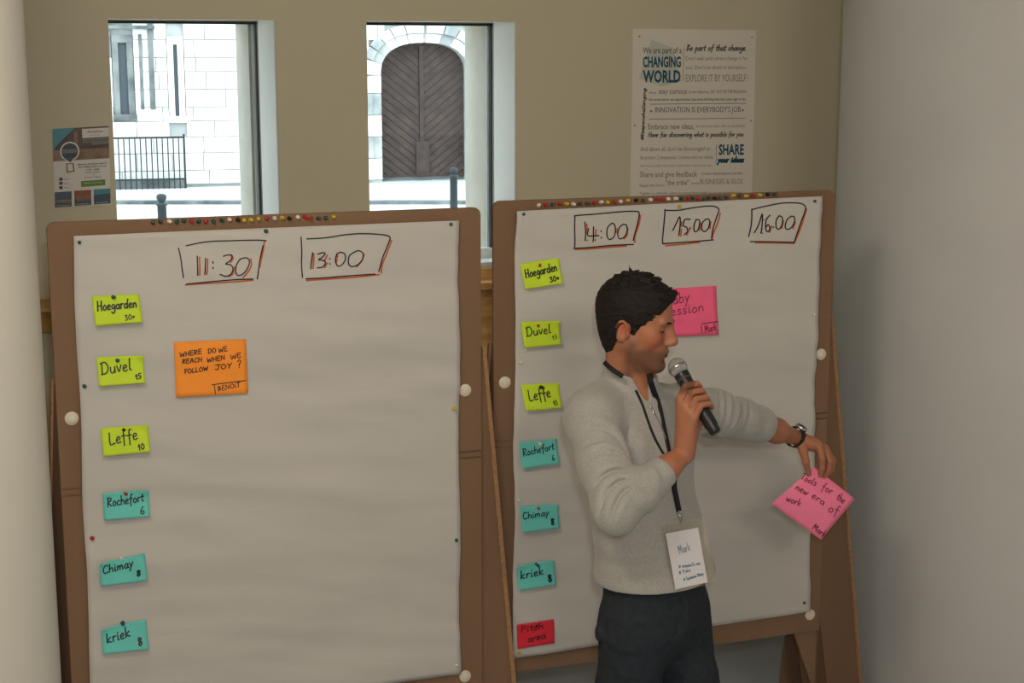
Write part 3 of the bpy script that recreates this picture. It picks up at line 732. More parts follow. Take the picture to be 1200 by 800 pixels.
for PL, c, u, v, lab, b in (
    (B1, 'g', 93, 283, 'dark green push pin in the upper left corner of the left sheet', .012), (B1, 'g', 312, 271, 'dark green push pin above the 11:30 box', .012),
    (B1, 'g', 528.5, 263, 'dark green push pin in the upper right corner of the left sheet', .012), (B1, 'g', 99, 453, 'dark green push pin on the left edge of the left sheet', .012),
    (B1, 'r', 108, 631, 'red push pin on the left edge of the left sheet', .012), (B1, 'y', 533, 479, 'yellow push pin on the right edge of the left sheet', .012),
    (B1, 'g', 535, 633, 'dark green push pin low on the right edge of the left sheet', .012), (B1, 'w', 535, 779, 'white push pin at the lower right corner of the left sheet', .012),
    (B1, 'g', 133, 348.5, 'dark green push pin through the top lime note on the left board', .014), (B1, 'g', 138, 422.5, 'dark green push pin through the second lime note on the left board', .014),
    (B1, 'k', 145, 502.5, 'black push pin through the third lime note on the left board', .014), (B1, 'r', 147, 578, 'red push pin through the topmost teal note on the left board', .014),
    (B1, 'w', 142, 653, 'white push pin through a teal note on the left board', .014), (B1, 'g', 144, 730.5, 'dark green push pin through the lowest teal note on the left board', .014),
    (B2, 'g', 614, 252, 'dark green push pin in the upper left corner of the sheet behind the man', .012), (B2, 'y', 797, 242, 'yellow push pin above the 15:00 box', .012),
    (B2, 'b', 954.5, 236, 'slate push pin in the upper right corner of the sheet behind the man', .012), (B2, 'w', 954, 369, 'white push pin on the right edge of the sheet behind the man', .012),
    (B2, 'b', 942, 706, 'slate push pin in the lower right corner of the sheet behind the man', .012), (B2, 'w', 609, 425, 'white push pin between the second and third lime notes, by the sheet edge', .012),
    (B2, 'w', 608, 586, 'white push pin at the upper left corner of a teal note', .012), (B2, 'y', 609, 765, 'yellow push pin just under the red note', .012),
    (B2, 'r', 633, 310.5, 'red push pin through the top lime note behind the man', .014), (B2, 'r', 631, 380.5, 'red push pin through the second lime note behind the man', .014),
    (B2, 'k', 634.5, 454, 'black push pin through the lowest lime note behind the man', .014), (B2, 'w', 633, 520, 'white push pin through the topmost teal note behind the man', .014),
    (B2, 'r', 631, 596, 'red push pin through the middle teal note behind the man', .014), (B2, 'b', 629, 661.5, 'slate push pin through the lowest teal note behind the man', .014),
    (B2, 'k', 628, 732.5, 'black push pin through the red note', .014)):
    pin(PL, u, v, c, b, lab, None)

# ------------------------------------------------------------------ prints on the back wall
def font_mesh(mb_, text, a, b, h, surf, mi=0, bold=0.0, shear=0.0, res=2):
    cu = bpy.data.curves.new('t', 'FONT'); cu.body = text; cu.resolution_u = res; cu.offset = bold; cu.shear = shear
    ob = bpy.data.objects.new('t', cu); COL.objects.link(ob)
    dg = bpy.context.evaluated_depsgraph_get(); me = ob.evaluated_get(dg).to_mesh()
    n = len(me.vertices); co_ = np.empty(n * 3, 'f'); me.vertices.foreach_get('co', co_); co_ = co_.reshape(-1, 3)
    if n:
        x0, x1 = co_[:, 0].min(), co_[:, 0].max(); sx = np.linalg.norm(np.array(b) - np.array(a)) / (x1 - x0); sy = h / .73
        d = (np.array(b, float) - np.array(a, float)); d /= np.linalg.norm(d); up = np.array([-d[1], d[0]])
        P = [surf(*(np.array(a) + d * (x - x0) * sx + up * y * sy)) for x, y, _ in co_]
        mb_.add(P, [tuple(p.vertices) for p in me.polygons], mi)
    bpy.data.objects.remove(ob); bpy.data.curves.remove(cu)
def wall_card(name, uv, w_over, m, label, cat, z_bottom=None):
    c = [np.array(WALL.sz(*q, .003)) for q in uv]; TL, TR, BR, BL = c
    P = lambda a, b, e=0.0: WALL.p(*((TL * (1 - a) + TR * a) * (1 - b) + (BL * (1 - a) + BR * a) * b), .004 + e)
    mb_ = MB(); n = 8
    V = [P(i / n, j / n) for j in range(n + 1) for i in range(n + 1)]
    o = mesh(name, V, [(j * (n + 1) + i, (j + 1) * (n + 1) + i, (j + 1) * (n + 1) + i + 1, j * (n + 1) + i + 1) for j in range(n) for i in range(n)], m)
    so = o.modifiers.new('thick', 'SOLIDIFY'); so.thickness = .001; so.offset = -1
    tag(o, label, cat); return o, P
pos, PP = wall_card('text_poster', ((741.7, 33.5), (886.3, 35.2), (880.5, 246), (738, 246)), 0, mat('poster_paper', (244, 236, 222), .5, var=.02), 'tall white text poster reading CHANGING WORLD on the back wall', 'poster')
mk = mat('poster_grey_print', (104, 100, 96), .5); mkl = mat('poster_light_grey_print', (150, 144, 134), .5); mt = mat('poster_teal_print', (26, 92, 116), .5); mg = mat('poster_pale_shape', (218, 218, 206), .5)
# poster local: x 0..1 across, y measured in poster px down from the top / 212.5
def pxy(cx, cy, oy, sc=7.5, ox=735): # crop coordinates to poster fractions
    u = ox + cx / sc; v = oy + cy / sc
    return ((u - 741.7) / 144.2 + (v - 34) * .00013, (v - 34) / 212.3)
S_ = lambda x, y: PP(x, -y, .0012)     # y up is negative fraction
def pt_(cx, cy, oy): a, b = pxy(cx, cy, oy); return (a, -b)
K = 144.2 / 212.3
def pfont(m_, tx, x0, x1, y, h, oy, sc=7.5, mi=0, bold=0, shear=0, slope=-.012, script=False, w=.006):
    mb_ = MB()
    a = pt_(x0, y, oy); b = pt_(x1, y + (x1 - x0) * slope, oy)
    # work in a square frame: x in poster widths, y scaled
    f = lambda x, yy: S_(x, yy * K)
    a2 = (a[0], a[1] / K); b2 = (b[0], b[1] / K); hh = h / sc / 144.2
    if script: hand(mb_, tx, a2, b2, hh, w, f, slant=.25, jitter=.0)
    else: font_mesh(mb_, tx, a2, b2, hh, f, 0, bold, shear)
    mb_.build('printed_line', PRM[mi], pos)
PRM = [mk, mkl, mt, mg]
def poly_(mb_, pts, oy, mi): mb_.add([PP(*pxy(x, y, oy), .0006) for x, y in pts], [tuple(range(len(pts)))[::-1]], 0)
m = MB(); poly_(m, [(205, 125), (395, 190), (470, 480), (300, 530), (100, 460)], 30, 3); m.build('printed_shape', mg, pos); m = None
R1 = 30
pfont(m, 'We are part of a', 132, 468, 242, 55, R1, mi=0, bold=.01)
pfont(m, 'CHANGING', 132, 462, 360, 92, R1, mi=2, bold=.035); pfont(m, 'WORLD', 132, 460, 492, 105, R1, mi=2, bold=.035)
pfont(m, 'Be part of that change.', 510, 1045, 216, 52, R1, mi=0, script=True, w=.0085)
pfont(m, "Don't wait until others change it for", 505, 1055, 298, 34, R1, mi=1); pfont(m, "you. Don't be afraid of disruption.", 505, 1045, 376, 34, R1, mi=1)
pfont(m, 'EXPLORE IT BY YOURSELF!', 505, 1050, 485, 66, R1, mi=1)
pfont(m, 'Always', 185, 250, 592, 20, R1, mi=0); pfont(m, 'stay curious', 268, 515, 592, 46, R1, mi=1, bold=.01); pfont(m, 'to new influences. GET OUT OF THE BUILDING', 530, 1043, 586, 28, R1, mi=0)
pfont(m, 'Get excited about new opportunities. Stop same-old things that don\'t serve right at this.', 182, 1042, 654, 24, R1, mi=0, bold=.01)
pfont(m, "INNOVATION IS EVERYBODY'S JOB", 240, 995, 757, 52, R1, mi=0)
for x0, x1, y, oy in ((195, 1045, 682, 30), (190, 1040, 63, 130)):
    a = pxy(x0, y, oy); b = pxy(x1, y - 14, oy); m = MB(); m.add([PP(a[0], a[1], .001), PP(b[0], b[1], .001), PP(b[0], b[1] + .003, .001), PP(a[0], a[1] + .003, .001)], [(0, 1, 2, 3)[::-1]], 0); m.build('rule', mk, pos)
for x, y, oy in ((205, 745, 30), (1015, 732, 30)):
    cx_, cy_ = pxy(x, y, oy); m = MB(); m.add([PP(cx_ + .013 * (1 if k % 2 else .42) * math.cos(k * math.pi / 5 + math.pi / 2 + math.pi / 5), cy_ - .013 * K * (1 if k % 2 else .42) * math.sin(k * math.pi / 5 + math.pi / 2 + math.pi / 5), .001) for k in range(10)], [tuple(range(10))], 0); m.build('printed_star', mk, pos)
R2 = 130
pfont(m, 'Embrace new ideas,', 178, 582, 155, 52, R2, mi=1, bold=.01); pfont(m, 'be wow any ideas. (No to ourselves)', 598, 1030, 135, 26, R2, mi=1)
pfont(m, 'Have fun discovering what is possible for you', 178, 1022, 222, 42, R2, mi=0, script=True, w=.007)
pfont(m, "And above all, don't be discouraged to", 112, 720, 348, 42, R2, mi=1); pfont(m, 'Be present. Communicate. Combine with our talents', 112, 750, 420, 34, R2, mi=1); pfont(m, 'and the possible will open many doors along the way', 108, 735, 485, 18, R2, mi=1)
pfont(m, 'SHARE', 800, 1027, 375, 92, R2, mi=2, bold=.03); pfont(m, 'your ideas', 792, 1027, 445, 50, R2, mi=2, script=True, w=.013)
pfont(m, 'Share and give feedback', 105, 610, 578, 50, R2, mi=1, bold=.01); pfont(m, 'Connect with all players in the field.', 650, 1020, 556, 24, R2, mi=0)
pfont(m, 'Engage with them in', 105, 318, 662, 22, R2, mi=0); pfont(m, '"the tribe"', 330, 535, 648, 46, R2, mi=1, bold=.01); pfont(m, 'across', 558, 625, 640, 20, R2, mi=0); pfont(m, 'BUSINESSES & SILOS', 635, 1018, 640, 48, R2, mi=1)
pfont(m, 'Together we will build a culture that extraordinary leaders as much as everybody enjoys', 105, 1012, 733, 22, R2, mi=0)
a = pt_(138, 250, 130); b = pt_(158, 545, 30)
m = MB(); hand(m, '#Keeponchallenging', (a[0], a[1] / K), (b[0], b[1] / K), .022, .008, lambda x, yy: S_(x, yy * K), slant=.2); m.build('printed_line', mk, pos)
for x, y0, y1, oy in ((485, 185, 480, 30), (778, 285, 462, 130)):
    a = pxy(x, y0, oy); b = pxy(x - 4, y1, oy); m = MB(); m.add([PP(a[0], a[1], .001), PP(a[0] + .004, a[1], .001), PP(b[0] + .004, b[1], .001), PP(b[0], b[1], .001)], [(0, 1, 2, 3)], 0); m.build('rule', mkl, pos)
for x, y, oy in ((103, 97, 30), (1092, 92, 30), (62, 122, 130), (1088, 75, 130)):
    a = pxy(x, y, oy); mm = MB(); mm.lathe([(.004, -.002), (.004, .0015), (.002, .003)], PP(a[0], a[1], .0), WALL.n, 10); mm.build('drawing_pin', STEEL, pos, True)

fl, FP = wall_card('event_flyer', ((61.3, 150.3), (127.3, 148.2), (130, 240), (64.2, 242.3)), 0, mat('flyer_paper', (232, 226, 216), .45, var=.02), 'small printed flyer with photographs and a green button, beside the left window', 'flyer')
fc = [mat('print_teal', (74, 146, 158), .4), mat('print_brown', (96, 72, 56), .4, rgb2=(62, 46, 38), scale=14), mat('print_tan', (150, 118, 90), .4, rgb2=(118, 88, 64), scale=20), mat('print_white', (232, 226, 216), .4), mat('print_green', (98, 140, 52), .4),
      mat('print_blue', (72, 100, 122), .4, rgb2=(40, 52, 66), scale=10), mat('print_black', (52, 50, 52), .4), mat('print_grey', (118, 114, 110), .4), mat('print_rust', (150, 82, 44), .4, rgb2=(70, 40, 28), scale=16), mat('print_slate', (60, 86, 100), .4)]
m = MB()
def ff(x, y): # crop (50,130 scale 6.67) coordinates to card fractions
    b = (y - 128) / 615.0; a = (x - 75 - 20 * b) / 440.0; return a, b
def fp(pts, mi, e=.0006): m = MB(); m.add([FP(*ff(x, y), e) for x, y in pts], [tuple(range(len(pts)))[::-1]], 0); m.build('printed_patch', fc[mi], fl)
fp([(75, 132), (515, 124), (520, 372), (82, 384)], 1)
fp([(75, 133), (250, 130), (130, 240), (80, 300)], 0, .0009)
fp([(82, 300), (520, 292), (521, 374), (83, 386)], 2, .0009)
fp([(240, 160), (270, 158), (272, 280), (250, 285)], 2, .0010); fp([(380, 240), (515, 236), (516, 262), (380, 268)], 7, .001)
fp([(305, 140), (515, 135), (516, 206), (308, 212)], 3, .0012); fp([(312, 218), (514, 212), (515, 246), (314, 252)], 7, .0012)
ring = [(210 + 76 * math.cos(t), 312 + 76 * math.sin(t)) for t in np.linspace(0, 2 * math.pi, 21)[:-1]]; fp(ring, 3, .0014); fp([(165, 368), (255, 368), (212, 408)], 3, .0014)
ring = [(210 + 65 * math.cos(t), 312 + 65 * math.sin(t)) for t in np.linspace(0, 2 * math.pi, 21)[:-1]]; fp(ring, 5, .0017)
fp([(150, 296), (268, 292), (272, 322), (150, 328)], 7, .0019); fp([(165, 360), (245, 358), (215, 398)], 9, .0019)
fp([(182, 405), (240, 402), (250, 470), (186, 480)], 2, .0008); fp([(192, 412), (232, 410), (236, 462), (196, 468)], 3, .001)
for y in (528, 560, 594): fp([(128, y - 12), (155, y - 13), (156, y + 10), (130, y + 11)], 6, .001)
fp([(298, 548), (488, 540), (490, 585), (300, 594)], 4, .001)
for (x0, y0, y1, mi) in ((93, 628, 748, 5), (246, 622, 741, 8), (398, 616, 735, 9)):
    fp([(x0, y0), (x0 + 132, y0 - 4), (x0 + 134, y1 - 5), (x0 + 3, y1)], mi, .001); fp([(x0 + 2, y1 - 34), (x0 + 133, y1 - 40), (x0 + 134, y1 - 5), (x0 + 3, y1)], 9, .0013)
fp([(95, 692), (228, 686), (228, 708), (96, 714)], 2, .0013); fp([(400, 616), (530, 612), (530, 650), (400, 660)], 0, .0013); fp([(262, 664), (372, 658), (372, 690), (264, 700)], 2, .0013)
fs2 = lambda x, y: FP(*ff(x, -y), .0022)
def ft(tx, x0, x1, y, h, mi=6, bold=.01): m = MB(); font_mesh(m, tx, (x0, -y), (x1, -y + (x1 - x0) * .02), h, fs2, 0, bold); m.build('printed_line', fc[mi], fl)
ft('DriveNow', 350, 472, 172, 18); ft('your city car', 362, 450, 194, 9, 7); ft('Exclusive for members', 320, 505, 240, 12)
ft('Meet the DriveNow team in', 272, 500, 422, 13, 6, .02); ft('the Collaboration Corner', 278, 496, 443, 13, 6, .02); ft('11:30 - 14:00', 335, 442, 466, 13, 6, .02); ft('Tuesday 8 March', 330, 450, 486, 10); ft('&', 388, 398, 503, 9); ft('Thursday 10 March', 322, 456, 524, 10)
for y, s_ in ((534, 'Find it'), (566, 'Open it'), (598, 'Drive it')): ft(s_, 166, 206, y, 11, 7)
ft('Register at the desk', 320, 470, 568, 10, 3)
for x0, y in ((112, 738), (264, 731), (416, 724)): ft('Free registration', x0, x0 + 96, y, 8, 3)

# ------------------------------------------------------------------ the man: distance-field sculpting, polygonised with surface nets
class Field:
    """list of rounded cones and ellipsoids joined smoothly; each entry: (op, kind, data, k, centre, radius)"""
    def __init__(self): self.ops = []; self.disp = None; self.dmax = 0.0
    def cone(self, a, b, ra, rb, k=.02, op='u', cuts=None, flat=None):
        a = np.array(a, 'f'); b = np.array(b, 'f'); c = (a + b) / 2
        self.ops.append((op, 'c', (a, b, ra, rb, cuts, flat), k, c, float(np.linalg.norm(b - a) / 2 + max(ra, rb)))); return self
    def ell(self, c, r, R=None, k=.02, op='u', cuts=None):
        c = np.array(c, 'f'); R = np.eye(3, dtype='f') if R is None else np.array(R, 'f')
        self.ops.append((op, 'e', (c, np.array(r, 'f'), R, cuts), k, c, float(max(r)))); return self
    def path(self, pts, rs, k=.02, op='u'):
        P = [np.array(p, 'f') for p in pts]; c = sum(P) / len(P)
        self.ops.append((op, 'p', (P, rs), k, c, float(max(np.linalg.norm(p - c) for p in P) + max(rs)))); return self
    def chain(self, pts, rs, k=.02, op='u'):
        for i in range(len(pts) - 1): self.cone(pts[i], pts[i + 1], rs[i], rs[i + 1], k, op)
        return self
    def ev(self, p, cc=None, cr=None):
        d = np.full(len(p), 1.0, 'f')
        for op, kd, dat, k, c, r in self.ops:
            if cc is not None and np.linalg.norm(cc - c) - r > cr + k + .03: continue
            if kd == 'c':
                a, b, ra, rb, cuts, flat = dat
                ab = b - a; h = np.clip(((p - a) @ ab) / max(float(ab @ ab), 1e-9), 0, 1)
                q = p - a - h[:, None] * ab
                if flat is not None:     # squash along axis `flat[0]` by factor flat[1]
                    q = q + np.outer(q @ np.array(flat[0], 'f'), np.array(flat[0], 'f')) * (flat[1] - 1)
                e = np.sqrt((q * q).sum(1)) - (ra + (rb - ra) * h)
            elif kd == 'p':
                P, rs = dat; cuts = None; e = np.full(len(p), 9., 'f')
                for i in range(len(P) - 1):
                    ab = P[i + 1] - P[i]; h = np.clip(((p - P[i]) @ ab) / max(float(ab @ ab), 1e-9), 0, 1); q = p - P[i] - h[:, None] * ab
                    e = np.minimum(e, np.sqrt((q * q).sum(1)) - (rs[i] + (rs[i + 1] - rs[i]) * h))
            else:
                c_, r_, R, cuts = dat
                q = (p - c_) @ R.T; k0 = np.sqrt(((q / r_) ** 2).sum(1)); k1 = np.sqrt(((q / (r_ * r_)) ** 2).sum(1))
                e = k0 * (k0 - 1) / np.maximum(k1, 1e-6)
            if cuts:
                for q0, n0 in cuts: e = np.maximum(e, (p - np.array(q0, 'f')) @ np.array(n0, 'f'))
            if op == 'u': h = np.maximum(k - np.abs(d - e), 0); d = np.minimum(d, e) - h * h / (4 * k)
            elif op == 's': e = -e; h = np.maximum(k - np.abs(d - e), 0); d = np.maximum(d, e) + h * h / (4 * k)
            else: h = np.maximum(k - np.abs(d - e), 0); d = np.maximum(d, e) + h * h / (4 * k)
        if self.disp is not None: d = d + self.disp(p)
        return d
def polygonise(fld, lo, hi, h, N=20):
    lo = np.array(lo, 'f'); hi = np.array(hi, 'f'); nch = np.ceil((hi - lo) / (h * N)).astype(int)
    I = np.stack(np.meshgrid(*[np.arange(n) for n in nch], indexing='ij'), -1).reshape(-1, 3)
    C = lo + (I + .5) * h * N; rad = h * N * .5 * 1.7321
    d = fld.ev(C.astype('f')); act = I[np.abs(d) < rad * 1.35 + .012]
    g = np.arange(N + 1); off = np.stack(np.meshgrid(g, g, g, indexing='ij'), -1).reshape(-1, 3)
    dims = nch * N + 4; keyf = lambda i, j, k: ((i + 1) * dims[1] + (j + 1)) * dims[2] + (k + 1)
    VK = []; VP = []; QK = []
    corners = [(a, b, c) for a in (0, 1) for b in (0, 1) for c in (0, 1)]
    edges = [(x, y) for x in corners for y in corners if sum(abs(np.array(x) - np.array(y))) == 1 and x < y]
    for ci in act:
        base = ci * N; P = (lo + (base + off) * h).astype('f'); cc = lo + (ci + .5) * h * N
        D = fld.ev(P, cc, rad).reshape(N + 1, N + 1, N + 1)
        S = D < 0
        if S.all() or not S.any(): continue
        cnt = np.zeros((N, N, N), 'i4'); acc = np.zeros((N, N, N, 3), 'f')
        for x, y in edges:
            A_ = D[x[0]:x[0] + N, x[1]:x[1] + N, x[2]:x[2] + N]; B_ = D[y[0]:y[0] + N, y[1]:y[1] + N, y[2]:y[2] + N]
            m = (A_ < 0) != (B_ < 0)
            t = np.where(m, A_ / np.where(m, A_ - B_, 1), 0)
            cnt += m
            for ax in range(3): acc[..., ax] += np.where(m, x[ax] + (y[ax] - x[ax]) * t, 0)
        ii = np.argwhere(cnt > 0)
        pos = acc[ii[:, 0], ii[:, 1], ii[:, 2]] / cnt[ii[:, 0], ii[:, 1], ii[:, 2]][:, None]
        gi = ii + base
        VK.append(keyf(gi[:, 0], gi[:, 1], gi[:, 2])); VP.append(lo + (gi + pos) * h)
        for ax in range(3):
            o = [0, 0, 0]; o[ax] = 1
            a = S[:N, :N, :N]; b = S[o[0]:o[0] + N, o[1]:o[1] + N, o[2]:o[2] + N]
            e = np.argwhere(a != b)
            if not len(e): continue
            s_ = a[e[:, 0], e[:, 1], e[:, 2]]; g_ = e + base
            u, v = (ax + 1) % 3, (ax + 2) % 3
            def K_(du, dv):
                q = g_.copy(); q[:, u] -= du; q[:, v] -= dv; return keyf(q[:, 0], q[:, 1], q[:, 2])
            q = np.stack([K_(1, 1), K_(0, 1), K_(0, 0), K_(1, 0)], 1)
            q[~s_] = q[~s_][:, ::-1]; QK.append(q)
    VK = np.concatenate(VK); VP = np.concatenate(VP); QK = np.concatenate(QK)
    o = np.argsort(VK); VK = VK[o]; VP = VP[o]
    idx = np.searchsorted(VK, QK); idx = np.minimum(idx, len(VK) - 1); ok = (VK[idx] == QK).all(1)
    return VP, idx[ok]
def sdf_mesh(name, fld, lo, hi, h, mats, parent, color=None):
    V, Q = polygonise(fld, lo, hi, h)
    me = bpy.data.meshes.new(name)
    me.vertices.add(len(V)); me.vertices.foreach_set('co', V.astype('f').ravel())
    me.loops.add(len(Q) * 4); me.loops.foreach_set('vertex_index', Q.astype('i4').ravel())
    me.polygons.add(len(Q)); me.polygons.foreach_set('loop_start', np.arange(len(Q), dtype='i4') * 4)
    me.polygons.foreach_set('use_smooth', np.ones(len(Q), bool))
    me.update(calc_edges=True); me.validate()
    for m in (mats if isinstance(mats, (list, tuple)) else [mats]): me.materials.append(m)
    if color is not None:
        ca = me.color_attributes.new('tone', 'FLOAT_COLOR', 'POINT'); ca.data.foreach_set('color', color(V.astype('f')).astype('f').ravel())
    return link(name, me, parent)

Z = np.array([0, 0, 1.0])
def frame(yaw_f):                      # yaw_f: heading; 0 = away from the camera... returns F (forward), R (his right)
    F = np.array([math.cos(yaw_f), math.sin(yaw_f), 0.0]); return F, np.cross(F, Z)
TF, TR_ = frame(math.radians(-42))     # torso heading
D0 = 3.90
def T(u, v, d=D0): return M(u, v, d)

# ---- head frame: x = his right, y = forward, z = up
HY = math.radians(-16); HP = math.radians(-9)
hf = np.array([math.cos(HY) * math.cos(HP), math.sin(HY) * math.cos(HP), math.sin(HP)])
hr = np.cross(hf, Z); hr /= np.linalg.norm(hr); hu = np.cross(hr, hf)
HC = T(745, 379, 3.90); HS = .965      # head centre, size
def H(x, y, z): return HC + (hr * x + hf * y + hu * z) * HS
HR = np.stack([hr, hf, hu])
def Hinv(P): return ((P - HC) @ HR.T) / HS
def he(F_, c, r, k=.012, op='u', rot=0.0, roty=0.0):
    R = HR
    if rot: c_, s_ = math.cos(rot), math.sin(rot); R = np.array([[1, 0, 0], [0, c_, s_], [0, -s_, c_]]) @ R
    if roty: c_, s_ = math.cos(roty), math.sin(roty); R = np.array([[c_, 0, s_], [0, 1, 0], [-s_, 0, c_]]) @ R
    F_.ell(H(*c), np.array(r) * HS, R, k * HS, op)
def hc(F_, a, b, ra, rb, k=.01, op='u', flat=None): F_.cone(H(*a), H(*b), ra * HS, rb * HS, k * HS, op, flat=flat)

body = Field()
# skull and face
he(body, (0, -.014, .040), (.074, .096, .086), .02)
he(body, (0, .022, .040), (.064, .068, .064), .02)          # forehead
he(body, (0, .030, -.022), (.061, .058, .080), .02)         # face block
for s in (1, -1):
    hc(body, (s * .056, -.004, -.048), (s * .020, .066, -.098), .020, .018, .03)   # jaw line
    he(body, (s * .044, .052, -.018), (.022, .028, .024), .022)   # cheekbone
    hc(body, (s * .040, .078, .024), (s * .012, .089, .018), .009, .010, .016)      # brow
he(body, (0, .060, -.072), (.036, .034, .040), .02)
he(body, (0, .078, -.100), (.022, .018, .017), .018)        # chin
he(body, (0, .072, -.058), (.034, .022, .024), .016)        # muzzle
for s in (1, -1):
    he(body, (s * .034, .093, .006), (.019, .020, .0135), .014, 's')        # sockets
    he(body, (s * .033, .0670, .0045), (.0150, .0150, .0140), .004)         # closed lids over the eyes
    hc(body, (s * .046, .0690, .0095), (s * .021, .0790, .0120), .003, .003, .006)  # upper lid fold
he(body, (0, .086, -.018), (.0135, .0215, .024), .012)
hc(body, (0, .086, .016), (0, .1075, -.022), .0080, .0088, .014)   # nose bridge
he(body, (0, .1090, -.0285), (.0118, .0115, .0105), .010)
for s in (1, -1):
    he(body, (s * .0125, .0985, -.0325), (.0075, .0105, .0082), .007)
    he(body, (s * .0060, .1030, -.0425), (.003, .005, .0032), .003, 's')   # nostril
he(body, (0, .091, -.0585), (.021, .0095, .0055), .006)     # upper lip
he(body, (0, .0895, -.0700), (.018, .0095, .0062), .006)    # lower lip
hc(body, (-.022, .088, -.0655), (.022, .088, -.0655), .0016, .0016, .004, 's', flat=None)
he(body, (0, .0985, -.0650), (.017, .008, .0014), .003, 's')
he(body, (0, .091, -.083), (.016, .010, .006), .012, 's')   # hollow above the chin
# ears
for s in (1, -1):
    he(body, (s * .074, -.016, -.012), (.010, .018, .029), .006, rot=-.18, roty=s * .25)
    he(body, (s * .0835, -.014, -.008), (.007, .010, .016), .004, 's', rot=-.18, roty=s * .25)
    hc(body, (s * .079, -.002, -.014), (s * .076, -.001, -.022), .004, .003, .003)
    he(body, (s * .073, -.009, -.037), (.0055, .009, .009), .005)
    E = [(s * (.0815 + .004 * math.sin(a)), -.020 + .0155 * math.cos(a), -.008 + .0245 * math.sin(a)) for a in np.linspace(-1.0, 3.0, 9)]
    for a, b in zip(E[:-1], E[1:]): hc(body, a, b, .0034, .0034, .003)
# neck
NB = T(733, 470, 3.92)
body.cone(H(0, -.022, -.035), NB, .050, .056, .03)
body.cone(H(0, .008, -.075), T(743, 478, 3.91), .039, .036, .03)
hc(body, (.034, .03, -.10), (.01, .055, -.165), .008, .007, .012)     # neck tendon
hc(body, (0, .048, -.118), (0, .040, -.150), .012, .010, .018)       # throat

# ---- torso under the clothes
def TL(r, f, z, base=(752, 560)):      # torso frame: r to his right, f forward, z up, from a mid-chest point
    return T(*base) + TR_ * r + TF * f + Z * z
TRR = np.stack([TR_, TF, Z])
SHR = T(695, 492, 3.79); SHL = T(805, 478, 4.05)      # shoulder joints
ELR = T(722, 600, 3.60); WRR = T(802, 531, 3.735)     # right elbow, wrist (mic)
ELL = T(866, 490, 4.22); WRL = T(932, 512, 4.40)      # left elbow, wrist
PEL = T(768, 705, 3.90)
body.ell(TL(0, 0, .02), (.15, .095, .22), TRR, .05)
body.cone(SHR, T(738, 480, 3.92), .045, .05, .05); body.cone(SHL, T(745, 478, 3.93), .045, .05, .05)
body.ell(PEL, (.130, .090, .11), TRR, .05)
body.cone(TL(0, 0, -.1), PEL, .095, .09, .05)
body.chain([SHR, ELR], [.046, .036], .03); body.chain([ELR, WRR + (ELR - WRR) * .25, WRR], [.037, .030, .0235], .02)
body.chain([SHL, ELL], [.046, .036], .03); body.chain([ELL, WRL + (ELL - WRL) * .35, WRL], [.038, .034, .0215], .02)
HIPR = PEL + TR_ * .085 - Z * .05; HIPL = PEL - TR_ * .085 - Z * .05
KNR = T(728, 950, 3.87); KNR[2] = .50; KNL = T(815, 950, 3.95); KNL[2] = .50
ANR = KNR + np.array([-.02, .06, -.42]); ANL = KNL + np.array([.00, .06, -.42])
body.chain([HIPR, KNR, ANR], [.075, .05, .036], .03); body.chain([HIPL, KNL, ANL], [.075, .05, .036], .03)
for a in (ANR, ANL): body.cone((a[0], a[1], .05), np.array([a[0], a[1], .045]) + TF * .14, .035, .026, .02)

# ---- right hand around the microphone
MH = M(794, 430.5, 3.79); MT = M(836.5, 503, 3.70); MA = (MT - MH) / np.linalg.norm(MT - MH)   # mic axis, ball to tail
cy_ = ray(817, 475); cy_ /= np.linalg.norm(cy_)                                           # view direction (away)
MS = np.cross(MA, cy_); MS /= np.linalg.norm(MS)
if MS[0] < 0: MS = -MS                                                                   # to the right of the mic, seen from the front
MN = -cy_ + MA * np.dot(MA, cy_); MN /= np.linalg.norm(MN)                               # towards the viewer
ML = np.linalg.norm(MT - MH)
def G_(t, ang, rad):                   # point around the mic: t along axis (m from ball), ang: 0 = to the left, 90 = in front, 180 = right
    a = math.radians(ang); return MH + MA * t + (-MS * math.cos(a) + MN * math.sin(a)) * rad
MR = .0165
for i, (t, rf, ln) in enumerate(((.065, .0094, 1.0), (.0855, .0097, 1.08), (.106, .0094, 1.05), (.1245, .0084, .9))):
    mcp = G_(t + .014, 22 + i * 3, MR + .020 + .002 * (i == 1) - .001 * i)
    pip = G_(t - .004 + .001 * i, 78 + 6 * i, MR + .0165)
    dip = G_(t + .001, 142 + 2 * i, MR + .0095)
    tip = G_(t + .006, 200, MR + .0085)
    body.chain([WRR + (mcp - WRR) * .25, mcp], [.017, .0118], .016)
    body.path([mcp, pip, dip, tip], [.0106, rf * .93, rf * .89, rf * .8], .0042)
body.chain([WRR, G_(.115, 0, MR + .012)], [.021, .015], .02)
th0 = G_(.135, -60, MR + .016); th1 = G_(.100, -75, MR + .012); th2 = G_(.072, -95, MR + .010)
body.chain([WRR, th0, th1, th2], [.018, .0125, .011, .009], .010)

